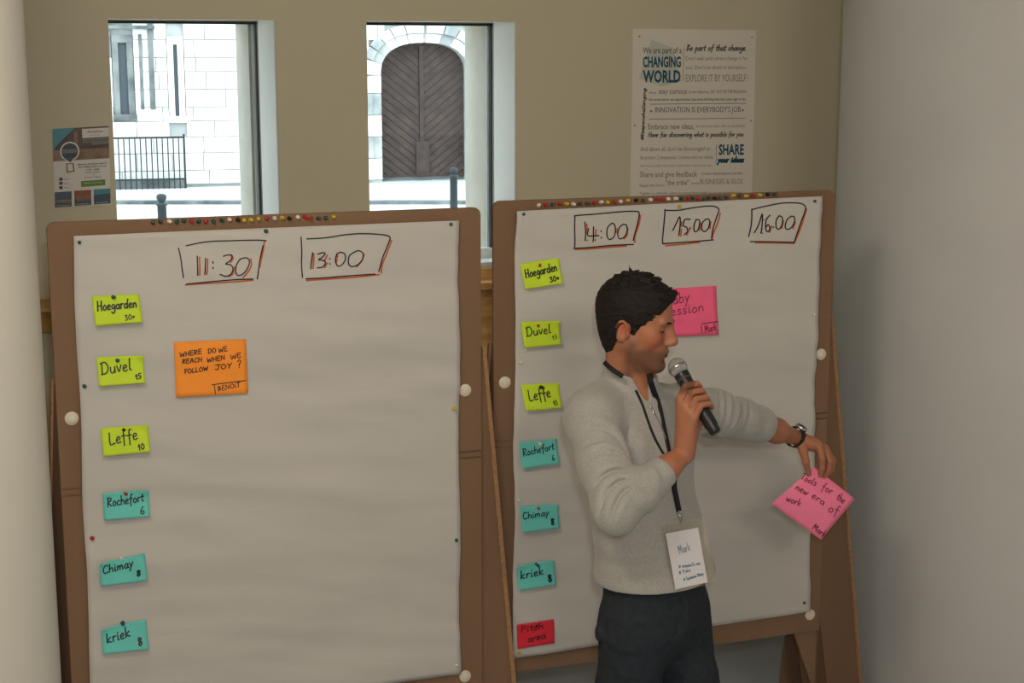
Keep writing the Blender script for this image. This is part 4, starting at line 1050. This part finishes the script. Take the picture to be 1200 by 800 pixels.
# ---- left hand pinching the note
LD = 4.40
kI = M(960, 522, LD - .01); kM = M(966.5, 525, LD + .012); kRg = M(969, 528, LD + .034); kP = M(968, 531, LD + .054)
for k_, r_ in ((kI, .0125), (kM, .0125), (kRg, .0115), (kP, .0105)): body.chain([WRL + (k_ - WRL) * .15, k_], [.0175, r_], .012)
body.ell((WRL + kM) / 2 + np.array([.0, 0, -.004]), (.030, .026, .020), None, .012)
body.chain([kI, M(963.5, 537, LD - .03), M(963.5, 548, LD - .024), M(961.5, 557, LD - .012)], [.0108, .0098, .0085, .0070], .003)
body.chain([kM, M(972, 540, LD - .004), M(970.5, 550, LD + .0), M(966, 558, LD + .002)], [.0110, .0100, .0086, .0072], .003)
body.chain([kRg, M(976, 540, LD + .026), M(974.5, 550, LD + .026), M(969.5, 556, LD + .022)], [.0104, .0095, .0082, .007], .003)
body.chain([kP, M(975, 541, LD + .052), M(973.5, 548, LD + .05), M(970, 553, LD + .046)], [.0095, .0085, .0074, .0062], .003)
body.chain([M(937, 516, LD), M(941, 527, LD - .02), M(944.5, 541, LD - .024), M(947.5, 555, LD - .012)], [.0165, .0135, .0108, .0082], .006)

def skin_tone(V):
    P = Hinv(V); n = len(V); x, y, z = np.abs(P[:, 0]), P[:, 1], P[:, 2]
    base = np.array(lin((178, 116, 86))[:3]); C = np.tile(base, (n, 1))
    head = (z > -.2) & (np.abs(P).max(1) < .2)
    sm = lambda t: np.clip(t, 0, 1) ** 2 * (3 - 2 * np.clip(t, 0, 1))
    red = np.array(lin((182, 90, 62))[:3]); stub = np.array(lin((92, 64, 50))[:3]); lip = np.array(lin((150, 74, 62))[:3])
    w = sm(1 - np.sqrt((x - .046) ** 2 + (y - .06) ** 2 + (z + .022) ** 2) / .05)[:, None] * .6 * head[:, None]; C = C * (1 - w) + red * w
    w = (sm(1 - np.abs(x - .078) / .012) * sm(1 - (np.abs(z + .002)) / .045) * (np.abs(y + .006) < .032))[:, None] * .75 * head[:, None]; C = C * (1 - w) + red * w
    beard = sm((-.040 - z + .30 * np.maximum(0, .055 - y) * 0) / .022) * sm((y + .005) / .03) * sm((z + .135) / .02)
    side = sm((-.015 - z) / .03) * sm(1 - np.abs(y - .012) / .03) * (x > .045)
    w = (np.clip(np.maximum(beard, side), 0, 1) * .7 * head)[:, None]; C = C * (1 - w) + stub * w
    w = (sm(1.6 - np.sqrt((x / .021) ** 2 + ((z + .0645) / .0105) ** 2) * 1.15) * (y > .082) * head)[:, None] * .8; C = C * (1 - w) + lip * w
    w = ((np.abs(z + .0655) < .0020) & (x < .021) & (y > .080) & head)[:, None] * .75; C = C * (1 - w) + np.array(lin((70, 34, 30))[:3]) * w
    hair = (sm((z - .072 + 1.0 * np.maximum(0, .0 - y)) / .01) * head)[:, None]
    dk = np.array(lin((40, 30, 26))[:3]); sc = ((y < .04) & (z > .03) & (x < .07) | (y < -.03) & (z > -.05))
    w = (sc * head * .8)[:, None]; C = C * (1 - w) + dk * w
    return np.concatenate([C, np.ones((n, 1))], 1)
SKIN = bpy.data.materials.new('skin'); SKIN.use_nodes = True; nt = SKIN.node_tree; b_ = nt.nodes['Principled BSDF']
at_ = nt.nodes.new('ShaderNodeAttribute'); at_.attribute_name = 'tone'
nz_ = nt.nodes.new('ShaderNodeTexNoise'); nz_.inputs['Scale'].default_value = 160; nz_.inputs['Detail'].default_value = 3
mx_ = nt.nodes.new('ShaderNodeMix'); mx_.data_type = 'RGBA'; mx_.blend_type = 'MULTIPLY'; mx_.inputs[0].default_value = .25
nt.links.new(at_.outputs['Color'], mx_.inputs[6]); nt.links.new(nz_.outputs['Color'], mx_.inputs[7]); nt.links.new(mx_.outputs[2], b_.inputs['Base Color'])
b_.inputs['Roughness'].default_value = .52; b_.inputs['Specular IOR Level'].default_value = .35
b_.inputs['Subsurface Weight'].default_value = .12; b_.inputs['Subsurface Radius'].default_value = (.012, .005, .003); b_.inputs['Subsurface Scale'].default_value = .6

man = empty('person', (PEL[0], PEL[1], 0), math.radians(-42), label='man in light grey quarter-zip sweater and dark trousers speaking into a microphone', cat='person')
sdf_mesh('body', body, (0.1, 3.35, -.0), (1.05, 4.62, 1.95), .0023, SKIN, man, skin_tone)

# ---- hair
def vnoise(p, f, seed=0.0):
    q = p * f + seed
    return (np.sin(q[:, 0] * 1.0 + 1.3 * np.sin(q[:, 1] * .9 + .5)) * np.cos(q[:, 1] * 1.1 + 1.7 * np.sin(q[:, 2] * .8)) + np.sin(q[:, 2] * 1.2 + 1.1 * np.cos(q[:, 0] * .7 + q[:, 1] * .6))) * .5
hair = Field()
he(hair, (0, -.014, .044), (.081, .103, .090), .01)
he(hair, (0, .026, .072), (.062, .070, .052), .015)
he(hair, (0, -.030, .004), (.071, .076, .085), .015)
he(hair, (0, .148, .001), (.12, .094, .101), .006, 's')        # forehead and face
he(hair, (0, .090, -.062), (.12, .092, .092), .006, 's')
for s in (1, -1):
    he(hair, (s * .085, .028, -.050), (.03, .052, .050), .005, 's')
    he(hair, (s * .083, -.012, -.012), (.016, .020, .029), .004, 's', rot=-.18)
    hc(hair, (s * .0680, .014, .036), (s * .0690, .010, -.012), .008, .005, .008)   # sideburn
he(hair, (0, -.046, -.045), (.050, .036, .055), .02)            # down to the nape
he(hair, (0, -.030, -.158), (.10, .13, .062), .008, 's')        # nape line
rq = random.Random(8)
for i in range(46):                                             # short tufts, brushed forward and up on top
    a = rq.uniform(-1, 1); bb = rq.uniform(-.2, 1)
    x = a * .052; y = -.05 + bb * .125; z = .046 + .092 * math.sqrt(max(0.0, 1 - (x / .081) ** 2 - ((y + .014) / .11) ** 2)) if (x / .081) ** 2 + ((y + .014) / .11) ** 2 < 1 else .07
    hc(hair, (x, y, z - .006), (x + rq.uniform(-.006, .006), y + .014 + rq.uniform(0, .006), z + rq.uniform(.002, .006)), .0065, .0022, .006)
for i in range(15):
    x = -.05 + .1 * i / 14; hc(hair, (x, .070 - x * x * 7, .098), (x * 1.05, .089 - x * x * 8 + rq.uniform(-.002, .003), .093 + rq.uniform(-.005, .005)), .009, .0036, .007)
hc(hair, (.0, -.035, .132), (.004, -.043, .149), .005, .0018, .004); hc(hair, (.01, -.03, .132), (.016, -.034, .146), .004, .0015, .004)
def hdisp(p):
    q = Hinv(p).astype('f')
    return (.0008 * vnoise(q * np.array([1, .35, 1], 'f'), 300) + .0011 * vnoise(q * np.array([1, .4, 1.2], 'f'), 760, 3.0)).astype('f')
hair.disp = hdisp
HAIRM = mat('dark_brown_hair', (34, 25, 21), .6, rgb2=(14, 10, 9), scale=120, stretch=(1, .3, 1), bump=.5, bscale=500, spec=.25)
sdf_mesh('hair', hair, HC - .16, HC + .17, .0018, HAIRM, man)
for s in (1, -1):
    m = MB(); m.tube([H(s * .014, .0975, .0205), H(s * .022, .0960, .0235), H(s * .031, .0910, .0252), H(s * .041, .0835, .0250), H(s * .050, .0740, .0200)], [.0014, .0024, .0028, .0024, .0012], 8); m.build('eyebrow', HAIRM, man, True)
    m = MB(); m.tube([H(s * .0210, .0790, .0010), H(s * .027, .0822, -.0010), H(s * .034, .0828, -.0014), H(s * .041, .0800, -.0002), H(s * .0475, .0730, .0030)], [.0009, .0014, .0017, .0016, .0010], 6); m.build('eyelashes', HAIRM, man, True)

# ---- sweater
sw = Field()
sw.ell(TL(0, -.004, .03), (.176, .118, .205), TRR, .05)
sw.cone(SHR + Z * -.004, T(736, 474, 3.92), .064, .058, .05); sw.cone(SHL + Z * -.004, T(745, 472, 3.93), .064, .055, .05)
sw.ell(T(760, 628, 3.90), (.164, .134, .16), TRR, .06)
sw.ell(T(768, 668, 3.90), (.176, .150, .085), TRR, .04)
EXR = ELR + (ELR - SHR) / np.linalg.norm(ELR - SHR) * .0
sw.cone(T(716, 458, 3.90), T(690, 482, 3.82), .045, .055, .04)
sw.chain([SHR, SHR + (ELR - SHR) * .5, EXR], [.068, .062, .050], .03)
fr = (WRR - ELR); cufR = ELR + fr * .70; nR = fr / np.linalg.norm(fr)
sw.cone(EXR, ELR + fr * .35, .050, .048, .03); sw.cone(ELR + fr * .35, cufR + nR * .03, .048, .037, .02, cuts=[(cufR, nR)])
sw.chain([SHL, SHL + (ELL - SHL) * .5, ELL], [.066, .062, .058], .03)
fl_ = (WRL - ELL); cufL = ELL + fl_ * .42; nL = fl_ / np.linalg.norm(fl_)
sw.cone(ELL, ELL + fl_ * .3, .058, .053, .02); sw.cone(ELL + fl_ * .3, cufL + nL * .03, .053, .045, .012, cuts=[(cufL, nL)])
# folds: ridges and creases pressed on the surface
def fold(pts, d, r=.008, k=.016, op='u', dd=0.0):
    P = [T(u, v, d + dd_) for u, v, dd_ in pts]
    for a, b in zip(P[:-1], P[1:]): sw.cone(a, b, r, r, k, op)
def surf_fold(pts, r=.008, k=.016, op='u', sink=.0):
    """march each pixel ray to the sweater surface, then lay the fold there"""
    P = []
    for u, v in crom(pts, 3):
        r_ = ray(u, v); d = 3.35; hit = None
        ds = np.linspace(3.35, 4.6, 420).astype('f')
        Q = (CAM + np.outer(ds / r_[1], r_)).astype('f'); e = base_.ev(Q)
        w_ = np.argmax(e < 0)
        if e[w_] < 0: P.append(Q[w_] + r_ / np.linalg.norm(r_) * sink)
    P = np.array(P, 'f')
    (FOLDS).append((P, (r, k)[0] , k if op == 's' else -k))
FOLDS = []
def fold_disp(p, folds):
    out = np.zeros(len(p), 'f'); c = p.mean(0)
    pr = float(np.sqrt(((p - c) ** 2).sum(1).max()))
    for P, w, A in folds:
        if np.linalg.norm(P.mean(0) - c) > pr + np.linalg.norm(P - P.mean(0), axis=1).max() + 2.6 * w: continue
        best = np.full(len(p), 9., 'f'); tt = np.zeros(len(p), 'f'); n = len(P) - 1
        for i in range(n):
            ab = P[i + 1] - P[i]; h = np.clip(((p - P[i]) @ ab) / max(float(ab @ ab), 1e-9), 0, 1); q = p - P[i] - h[:, None] * ab
            d2 = (q * q).sum(1); m_ = d2 < best; best = np.where(m_, d2, best); tt = np.where(m_, (i + h) / n, tt)
        out += A * np.exp(-best / (w * w)) * np.sin(np.pi * np.clip(tt * .92 + .04, 0, 1)) ** .7
    return out
import copy
base_ = Field(); base_.ops = list(sw.ops)
up_arm = [[(680, 492), (702, 492), (722, 503), (734, 522)], [(684, 524), (704, 520), (722, 526), (734, 537)], [(686, 560), (705, 548), (724, 545), (740, 551)], [(695, 594), (708, 570), (724, 559), (740, 559)],
          [(709, 606), (717, 583), (730, 569), (745, 566)], [(722, 610), (729, 592), (740, 578), (754, 574)], [(752, 556), (764, 551), (772, 566)]]
for f_ in up_arm: surf_fold(f_, .0110, .0080, 'u')
for f_ in ([(688, 503), (704, 501), (720, 509), (731, 523), (736, 536)], [(684, 540), (706, 530), (724, 531), (738, 541)], [(676, 528), (690, 519), (706, 517)], [(738, 500), (737, 520), (741, 545)], [(691, 578), (706, 559), (722, 551), (738, 555)], [(702, 602), (712, 577), (726, 564), (742, 562)], [(716, 609), (723, 588), (734, 574), (749, 570)]):
    surf_fold(f_, .0055, .0120, 's')
for x in (838, 846, 855, 864, 873):                             # pushed-up left sleeve
    surf_fold([(x - 2, 453 + (x - 838) * .5), (x + 2, 470), (x, 490), (x - 7, 505)], .0060, .0060, 'u')
    surf_fold([(x + 4, 455 + (x - 838) * .5), (x + 6, 472), (x + 4, 492), (x - 2, 506)], .0045, .0095, 's')
for f_ in ([(700, 640), (730, 652), (765, 650)], [(705, 668), (745, 672), (785, 662)], [(735, 540), (745, 575), (775, 600)], [(790, 600), (800, 640), (812, 660)], [(745, 500), (752, 520), (752, 545)], [(712, 655), (725, 640), (760, 632)]):
    surf_fold(f_, .016, .0060, 'u')
surf_fold([(894, 495), (893, 510), (895, 522)], .004, .002, 'u')
surf_fold([(768, 533), (777, 543), (786, 556)], .004, .002, 'u')
# neck opening and stand-up collar (open V at the front)
cB = T(739, 470, 3.91); cT = T(737.5, 420, 3.912)
sw.cone(cB, cT, .0765, .068, .014, cuts=[(T(736, 431, 3.915), np.array([.24, -.12, .96]) / np.linalg.norm([.24, -.12, .96]))])
sw.cone(cB + Z * -.01, cT, .064, .0605, .004, 's')
sw.cone(T(758, 477, 3.85), T(750, 428, 3.85), .004, .031, .006, 's')
sw.cone(T(752, 470, 3.90), T(750, 428, 3.88), .010, .032, .006, 's')
hemP = T(768, 690, 3.78)
sw.ops.append(('i', 'e', (np.array(T(766, 600, 3.9), 'f'), np.array((9, 9, 9), 'f'), np.eye(3, dtype='f'), None), .001, np.zeros(3), 99.))
def sdisp(p): return (0.0014 * vnoise(p, 30) + .0004 * vnoise(p, 70, 2.0) + .0018 * vnoise(p * np.array([1, 1, 1.8], 'f'), 17, 5.0)).astype('f')
class Cut(Field):
    def ev(self, p, cc=None, cr=None):
        d = Field.ev(self, p, cc, cr)
        n = np.array([0.03, 0.0, -1.0]); n = n / np.linalg.norm(n)
        return np.maximum(d, (p - hemP.astype('f')) @ n.astype('f'))
sw.ops.pop(); sw2 = Cut(); sw2.ops = sw.ops; SWF = list(FOLDS); FOLDS.clear(); sw2.disp = lambda p: sdisp(p) + fold_disp(p, SWF)
KNIT = mat('light_grey_knit', (172, 167, 158), .95, rgb2=(154, 152, 148), scale=260, bump=.35, bscale=420, sheen=.25, spec=.15)
sdf_mesh('sweater', sw2, (0.08, 3.38, .95), (.92, 4.5, 1.78), .0032, KNIT, man)

# ---- trousers and shoes
tr = Field()
tr.ell(T(767, 712, 3.90), (.166, .122, .15), TRR, .04); tr.ell(T(766, 672, 3.90), (.150, .112, .13), TRR, .04)
tr.chain([HIPR + TR_ * .004, (HIPR + KNR) / 2 + TR_ * .004, KNR, ANR - Z * .02], [.096, .082, .066, .058], .03)
tr.chain([HIPL - TR_ * .004, (HIPL + KNL) / 2 - TR_ * .004, KNL, ANL - Z * .02], [.096, .082, .066, .058], .03)
tr.ell(T(702, 741, 3.80), (.010, .012, .022), None, .02)
base_ = Field(); base_.ops = list(tr.ops); sw_keep = sw; sw = tr
for f_ in ([(712, 720), (735, 730), (760, 728)], [(705, 745), (730, 760), (752, 758)], [(800, 715), (812, 735), (826, 742)], [(770, 735), (782, 748), (800, 752)], [(715, 770), (730, 790), (745, 795)], [(790, 775), (802, 790), (820, 795)]):
    surf_fold(f_, .011, .0065, 'u')
surf_fold([(803, 692), (806, 715), (803, 735)], .007, .0035, 'u'); surf_fold([(801, 692), (800, 722), (790, 745), (772, 765)], .0045, .004, 's')
surf_fold([(712, 692), (708, 722), (700, 742)], .0045, .004, 's')
sw = sw_keep
TRF = list(FOLDS)
tr.disp = lambda p: fold_disp(p, TRF) + (.0020 * vnoise(p, 30, 4.0) + .0010 * vnoise(p, 75, 1.0)).astype('f')
tl_ = tr.ops
class Cut2(Field):
    def ev(self, p, cc=None, cr=None):
        d = Field.ev(self, p, cc, cr); return np.maximum(np.maximum(d, p[:, 2] - np.float32(hemP[2] + .04)), np.float32(.03) - p[:, 2])
t2 = Cut2(); t2.ops = tl_; t2.disp = tr.disp
DENIM = mat('dark_charcoal_denim', (46, 50, 56), .9, var=.25, scale=60, bump=.25, bscale=500, spec=.2)
sdf_mesh('trousers', t2, (.1, 3.55, 0), (.72, 4.25, 1.10), .0045, DENIM, man)
SHOE = mat('dark_brown_shoe_leather', (52, 38, 30), .45)
for a in (ANR, ANL):
    s_ = Field(); q = np.array([a[0], a[1], 0.0])
    s_.cone(q + Z * .055 - TF * .03, q + Z * .045 + TF * .17, .044, .036, .03); s_.cone(q + Z * .06, q + Z * .10, .043, .043, .03)
    class C3(Field):
        def ev(self, p, cc=None, cr=None): return np.maximum(Field.ev(self, p, cc, cr), np.float32(.001) - p[:, 2])
    s3 = C3(); s3.ops = s_.ops; sdf_mesh('shoe', s3, q - np.array([.2, .3, .01]), q + np.array([.3, .2, .2]), .006, SHOE, man)

# ---- zip and T-shirt edge
def hit(u, v, fld=sw2, lo=3.35, hi=4.6, back=0.0):
    r_ = ray(u, v); ds = np.linspace(lo, hi, 900).astype('f'); Q = (CAM + np.outer(ds / r_[1], r_)).astype('f'); e = fld.ev(Q); w_ = np.argmax(e < 0)
    return Q[w_] - r_ / np.linalg.norm(r_) * back if e[w_] < 0 else M(u, v, 3.8)
m = MB(); m.tube(crom([hit(763, 476, back=.001), hit(771, 492, back=.001), hit(778, 508, back=.001), hit(785, 530, back=.001), hit(788, 545, back=.001)]), .0022, 6); m.build('zip', mat('grey_zip_tape', (120, 120, 116), .6), man, True)
zp = [hit(761.5, 472, back=.004), hit(764, 479, back=.004), hit(767.5, 486, back=.004)]
m = MB()
for a, b in zip(zp[:-1], zp[1:]): m.tube([a * (1 - t) + b * t + np.array([.002 * math.sin(t * 6.28), 0, 0]) for t in np.linspace(0, 1, 7)], .0016, 6)
m.build('zip_pull', STEEL, man, True)

# ---- microphone
mic = empty('microphone', MT, 0, label='black handheld microphone with silver ball grille in the raised hand', cat='microphone')
MICB = mat('black_mic_body', (26, 25, 27), .38, spec=.5); MGR = mat('silver_grille', (186, 184, 180), .35, .7, bump=.8, bscale=900, spec=.5)
m = MB(); m.lathe([(.0, -.0245), (.009, -.0235), (.017, -.0185), (.0225, -.010), (.0245, .0), (.0238, .007), (.0215, .0135), (.0195, .019)], MH, MA, 32); m.build('grille', MGR, mic, True)
m = MB(); m.lathe([(.0246, -.002), (.0254, .000), (.0254, .004), (.0246, .006)], MH, MA, 32); m.build('grille_band', STEEL, mic, True)
m = MB(); m.lathe([(.0185, .016), (.0195, .020), (.0195, .030), (.0185, .034), (.0175, ML * .75), (.0172, ML - .012), (.015, ML - .006), (.0148, ML + .008), (.012, ML + .011), (.0, ML + .0112)], MH, MA, 32); m.build('handle', MICB, mic, True)
m = MB(); m.lathe([(.0190, .0335), (.0199, .0345), (.0199, .0365), (.0190, .0375)], MH, MA, 32); m.build('ring', mat('dark_grey_ring', (70, 70, 72), .4), mic, True)

# ---- lanyard and badge
lan = empty('lanyard', T(785, 560, 3.78), 0, label='black lanyard with metal hook round the neck of the man, holding the name badge', cat='lanyard')
LAN = mat('black_lanyard_webbing', (20, 20, 24), .7, bump=.2, bscale=600)
def strap(pts, w, nm, m_=LAN, smooth=True, back=.003):
    P = crom([hit(u, v, back=back) if len(q) == 0 else M(u, v, q[0]) for u, v, *q in pts], 5); V = []
    for i, p in enumerate(P):
        d = P[min(i + 1, len(P) - 1)] - P[max(i - 1, 0)]; view = p - CAM; s_ = np.cross(d, view); s_ /= np.linalg.norm(s_); V += [p + s_ * w / 2, p - s_ * w / 2]
    o = mesh(nm, V, [(2 * i, 2 * i + 1, 2 * i + 3, 2 * i + 2) for i in range(len(P) - 1)], m_, lan, True)
    so = o.modifiers.new('thick', 'SOLIDIFY'); so.thickness = .0015; so.offset = 0
strap([(761, 438, 3.835), (763, 449, 3.815), (769, 466), (773, 480), (777, 500), (781, 518), (783.5, 530)], .015, 'strap')
strap([(745, 457), (752, 472), (758, 489), (765, 508), (773, 524), (779, 534)], .0065, 'strap')
strap([(708, 424, 3.86), (714, 430, 3.83), (724, 437, 3.815), (730, 441, 3.81)], .012, 'strap')
d_ = float(hit(793, 592)[1]) - .008
strap([(783, 528, d_ + .025), (786, 542, d_ + .012), (789, 556, d_ + .004), (790.5, 572, d_), (793, 585, d_), (796, 600, d_)], .014, 'strap')
hk = hit(797, 606, back=.008); m = MB()
e1 = np.array([1.0, 0, 0]); 
ringp = lambda c, rx, rz: [c + e1 * rx * math.cos(t) + Z * rz * math.sin(t) for t in np.linspace(0, 2 * math.pi, 15)[:-1]]
m.tube(ringp(hk + Z * .010, .006, .006), .0014, 6, closed=True); m.build('hook', STEEL, lan, True)
m = MB(); m.tube(ringp(hk - Z * .004, .0045, .010), .0016, 6, closed=True); m.build('hook', STEEL, lan, True)
bd = 3.735
bc = [M(777, 620, bd + .02), M(826, 608, bd + .06), M(841, 688, bd + .04), M(790, 702, bd)]
off_ = np.cross(bc[1] - bc[0], bc[3] - bc[0]); off_ /= np.linalg.norm(off_)
if off_[1] > 0: off_ = -off_
badge = mesh('name_badge', [0.5 * (bc[0] + bc[1]) * 0 + x for x in [M(780, 625, bd + .02), M(818, 618, bd + .052), M(829, 682, bd + .04), M(791.5, 690.5, bd + .006)]], [(0, 1, 2, 3)], mat('badge_card', (212, 206, 206), .55, var=.02))
sb = badge.modifiers.new('thick', 'SOLIDIFY'); sb.thickness = .0012; sb.offset = 0
tag(badge, 'white card name badge with blue handwriting hanging at the waist of the man', 'name badge')
q4 = [np.array(badge.data.vertices[i].co) for i in range(4)]
bs = lambda x, y: (q4[0] * (1 - x) + q4[1] * x) * y + (q4[3] * (1 - x) + q4[2] * x) * (1 - y) + off_ * .0016
bz = lambda x, y: bs(x, y / 1.75)
for tx, a, b, h_ in (('Mark', (.3, 1.06), (.68, 1.1), .26), ('# intuinsTs me', (.22, .62), (.88, .60), .1), ('# Poke', (.2, .43), (.55, .46), .11), ('# Systemic Many', (.3, .20), (.93, .26), .1)):
    m = MB(); hand(m, tx, a, b, h_, .015, bz); m.build('lettering', INK_B, badge)
sl = bpy.data.materials.new('clear_sleeve'); sl.use_nodes = True; n_ = sl.node_tree; n_.nodes.clear()
oo = n_.nodes.new('ShaderNodeOutputMaterial'); mm_ = n_.nodes.new('ShaderNodeMixShader'); tt_ = n_.nodes.new('ShaderNodeBsdfTransparent'); g_ = n_.nodes.new('ShaderNodeBsdfPrincipled')
g_.inputs['Base Color'].default_value = lin((190, 178, 140)); g_.inputs['Roughness'].default_value = .25; mm_.inputs[0].default_value = .11
n_.links.new(tt_.outputs[0], mm_.inputs[1]); n_.links.new(g_.outputs[0], mm_.inputs[2]); n_.links.new(mm_.outputs[0], oo.inputs[0])
slv = mesh('clear_sleeve', [M(774, 616, bd + .022), M(826, 606, bd + .058), M(839, 683, bd + .045), M(790, 694, bd + .008)], [(0, 1, 2, 3)], sl, badge)
sb = slv.modifiers.new('thick', 'SOLIDIFY'); sb.thickness = .0006; sb.offset = 0
slv.location = tuple(-off_ * .002)

# ---- wristwatch
wa = nL; wc = WRL + wa * .000
wt = empty('wristwatch', wc, 0, label='black wristwatch on the outstretched wrist', cat='watch')
e_ = np.cross(wa, Z); e_ /= np.linalg.norm(e_); f_ = np.cross(e_, wa)
m = MB(); prof = []
V = []; n = 32
for i in range(n):
    t = 2 * math.pi * i / n; dr_ = e_ * math.cos(t) + f_ * math.sin(t)
    for (r_, x) in ((.0285, -.0105), (.0312, -.010), (.0312, .010), (.0285, .0105)): V.append(wc + dr_ * r_ + wa * x)
m.add(V, [(4 * i + a, 4 * i + (a + 1) % 4, 4 * ((i + 1) % n) + (a + 1) % 4, 4 * ((i + 1) % n) + a) for i in range(n) for a in range(4)])
m.build('strap', mat('black_watch_strap', (18, 17, 18), .5), wt, True)
up_ = f_ if f_[2] > 0 else -f_; side = np.cross(wa, up_)
m = MB(); cN = up_ * .9 + np.array([.25, -.25, 0]); cN /= np.linalg.norm(cN)
m.lathe([(.0, -.001), (.017, -.001), (.0185, .002), (.0185, .007), (.0165, .009), (.0, .0092)], wc + cN * .030, cN, 28); m.build('case', STEEL, wt, True)
m = MB(); m.lathe([(.0, .0093), (.0145, .0093), (.0145, .0098), (.0, .0098)], wc + cN * .030, cN, 28); m.build('dial', MICB, wt, True)

# ---- the note in his hand
nd = LD - .006
nc = [M(904, 590, nd - .03), M(954, 547, nd), M(1003, 585, nd + .03), M(963, 633, nd - .0)]
n1 = np.cross(nc[1] - nc[0], nc[3] - nc[0]); n1 /= np.linalg.norm(n1)
if n1[1] > 0: n1 = -n1
def NP(x, y, e=0.0):                   # x along top edge from the pinched corner, y down the left edge
    p = nc[1] * (1 - x) * (1 - y) + nc[2] * x * (1 - y) + nc[3] * x * y + nc[0] * (1 - x) * y
    return p + n1 * (e + .006 * math.sin(math.pi * x) * math.sin(math.pi * y) - .006 * x * x)
V = [NP(i / 12, j / 12) for j in range(13) for i in range(13)]
hn = mesh('sticky_note', V, [(j * 13 + i, (j + 1) * 13 + i, (j + 1) * 13 + i + 1, j * 13 + i + 1) for j in range(12) for i in range(12)], PINK2, None, True)
so = hn.modifiers.new('thick', 'SOLIDIFY'); so.thickness = .0005; so.offset = 0
tag(hn, 'bright pink sticky note held by its corner in the outstretched hand', 'sticky note')
# lettering laid in photo crop coordinates (895, 540, scale 8)
def npx(u, v):
    r_ = ray(u, v); k = np.dot(nc[1] - CAM, n1) / np.dot(r_, n1); p = CAM + r_ * k
    A_ = np.stack([nc[2] - nc[1], nc[0] - nc[1]], 1); x, y = np.linalg.lstsq(A_, p - nc[1], rcond=None)[0]
    return NP(x, y, .0016)
m = MB(); fz = lambda x, y: npx(895 + x / 8, 540 - y / 8)
for tx, x0, y0, x1, y1, h_ in (('Tools', 338, -165, 482, -232, 62), ('for', 525, -258, 632, -312, 70), ('the', 668, -352, 742, -402, 72), ('new', 285, -262, 395, -318, 66), ('era', 425, -330, 540, -405, 66), ('of', 570, -455, 680, -500, 84), ('work', 195, -365, 325, -412, 62), ('Mark', 405, -605, 515, -690, 60)):
    m = MB(); hand(m, tx, (x0, y0), (x1, y1), h_, 7.5, fz, slant=.1); m.build('lettering', mat('grey_pen_ink', (112, 40, 66), .5), hn)
